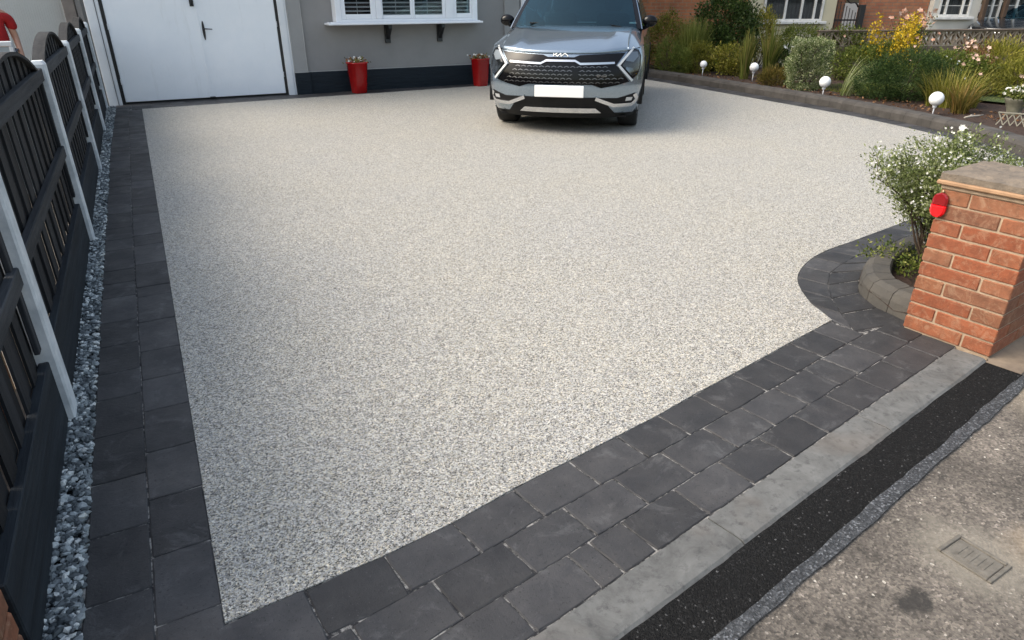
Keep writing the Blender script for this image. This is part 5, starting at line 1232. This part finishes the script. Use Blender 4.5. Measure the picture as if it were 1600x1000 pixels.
# ------------------------------------------------------------------ person beyond the fence
SKIN = simple('skin', (.50, .28, .19), (.44, .23, .15), rough=.5, bump=.05); REDC = simple('red_cotton', (.42, .012, .012), (.28, .008, .010), sc=7, rough=.85, bump=.5, bsc=20, bd=.01); DENIM = simple('dark_denim', (.03, .045, .075), (.06, .08, .11), sc=12, rough=.9, bump=.4); HAIR = simple('brown_hair', (.07, .04, .02), (.12, .07, .035), sc=30, rough=.5, stretch=(4, 4, .6)); SHOE = simple('dark_shoe', (.03, .03, .03), rough=.6)
def skinned(name, verts, edges, rads, mat, parent, root=0, sub=2):
    me = bpy.data.meshes.new(name); me.from_pydata(verts, edges, []); o = bpy.data.objects.new(name, me); COL.objects.link(o)
    bm = bmesh.new(); bm.from_mesh(me); ly = bm.verts.layers.skin.verify()
    for v, r_ in zip(bm.verts, rads): v[ly].radius = r_ if isinstance(r_, tuple) else (r_, r_); v[ly].use_root = (v.index == root)
    bm.to_mesh(me); bm.free(); o.modifiers.new('skin', 'SKIN'); s_ = o.modifiers.new('sub', 'SUBSURF'); s_.levels = s_.render_levels = sub
    dg = bpy.context.evaluated_depsgraph_get(); m2 = bpy.data.meshes.new_from_object(o.evaluated_get(dg)); bpy.data.objects.remove(o)
    m2.materials.clear(); m2.materials.append(mat); m2.polygons.foreach_set('use_smooth', [True] * len(m2.polygons)); o = bpy.data.objects.new(name, m2); COL.objects.link(o); o.parent = parent; return o
pe = empty('person', (-1.53, 11.5, -.03), R(20), 'person in a red top and dark jeans standing beyond the fence at the upper left', 'person')
V = [(0, 0, .95), (0, 0, 1.12), (0, .01, 1.32), (0, .01, 1.42), (0, 0, 1.50), (0, -.01, 1.58), (0, -.01, 1.68),
     (.10, 0, .88), (.11, -.01, .50), (.11, .02, .10), (.12, -.14, .045), (-.10, 0, .88), (-.11, .03, .50), (-.11, .05, .10), (-.12, -.11, .045),
     (.17, .01, 1.38), (.22, .02, 1.10), (.20, -.12, .90), (.19, -.17, .83), (-.17, .01, 1.38), (-.22, .02, 1.10), (-.20, -.10, .88), (-.19, -.15, .81)]
Ed = [(0, 1), (1, 2), (2, 3), (3, 4), (4, 5), (5, 6), (0, 7), (7, 8), (8, 9), (9, 10), (0, 11), (11, 12), (12, 13), (13, 14), (3, 15), (15, 16), (16, 17), (17, 18), (3, 19), (19, 20), (20, 21), (21, 22)]
Rd = [(.13, .10), (.115, .09), (.14, .10), (.08, .07), .05, .085, .075, .085, .06, .042, .035, .085, .06, .042, .035, .055, .042, .032, .03, .055, .042, .032, .03]
skinned('body', V, Ed, Rd, SKIN, pe)
skinned('red_top', [(0, 0, .97), (0, 0, 1.14), (0, .01, 1.32), (0, .01, 1.41), (.17, .01, 1.38), (.23, .02, 1.18), (-.17, .01, 1.38), (-.23, .02, 1.18)], [(0, 1), (1, 2), (2, 3), (3, 4), (4, 5), (3, 6), (6, 7)], [(.17, .13), (.15, .115), (.165, .125), (.13, .10), .085, .065, .085, .065], REDC, pe)
skinned('jeans', [(0, 0, 1.0), (.10, 0, .88), (.11, -.01, .50), (.11, .02, .10), (-.10, 0, .88), (-.11, .03, .50), (-.11, .05, .10)], [(0, 1), (1, 2), (2, 3), (0, 4), (4, 5), (5, 6)], [(.155, .12), .11, .082, .07, .11, .082, .07], DENIM, pe)
m = MB().sphere((0, .02, 1.66), .1, 20, 14, (.98, 1.08, 1.12)); m.v = [v if v[1] > -.045 or v[2] > 1.70 else (v[0], -.045, v[2]) for v in m.v]; m.build('hair', HAIR, pe)
m = MB().sphere((.035, -.093, 1.64), .012, 8, 6).sphere((-.035, -.093, 1.64), .012, 8, 6); m.build('eye', glossy('eye', (.05, .04, .035), .1), pe)
MB().add([(0, -.125, 1.60), (.016, -.09, 1.595), (-.016, -.09, 1.595), (0, -.092, 1.65)], [(0, 1, 3), (0, 3, 2), (0, 2, 1)]).build('nose', SKIN, pe)
for sg in (1, -1):
    hand = MB(); hx, hy, hz = sg * .19, -.18 if sg > 0 else -.16, .80 if sg > 0 else .78
    hand.sphere((hx, hy, hz - .03), .04, 10, 8, (.5, .9, 1.15))
    for f_ in range(4): hand.tube([(hx, hy - .026 + f_ * .017, hz - .06), (hx - sg * .006, hy - .030 + f_ * .018, hz - .10), (hx - sg * .018, hy - .028 + f_ * .017, hz - .125 + .006 * abs(f_ - 1.5))], [.009, .008, .006], 6)
    hand.tube([(hx, hy - .03, hz - .02), (hx - sg * .01, hy - .055, hz - .05), (hx - sg * .015, hy - .058, hz - .078)], [.010, .009, .007], 6); hand.build('hand', SKIN, pe)
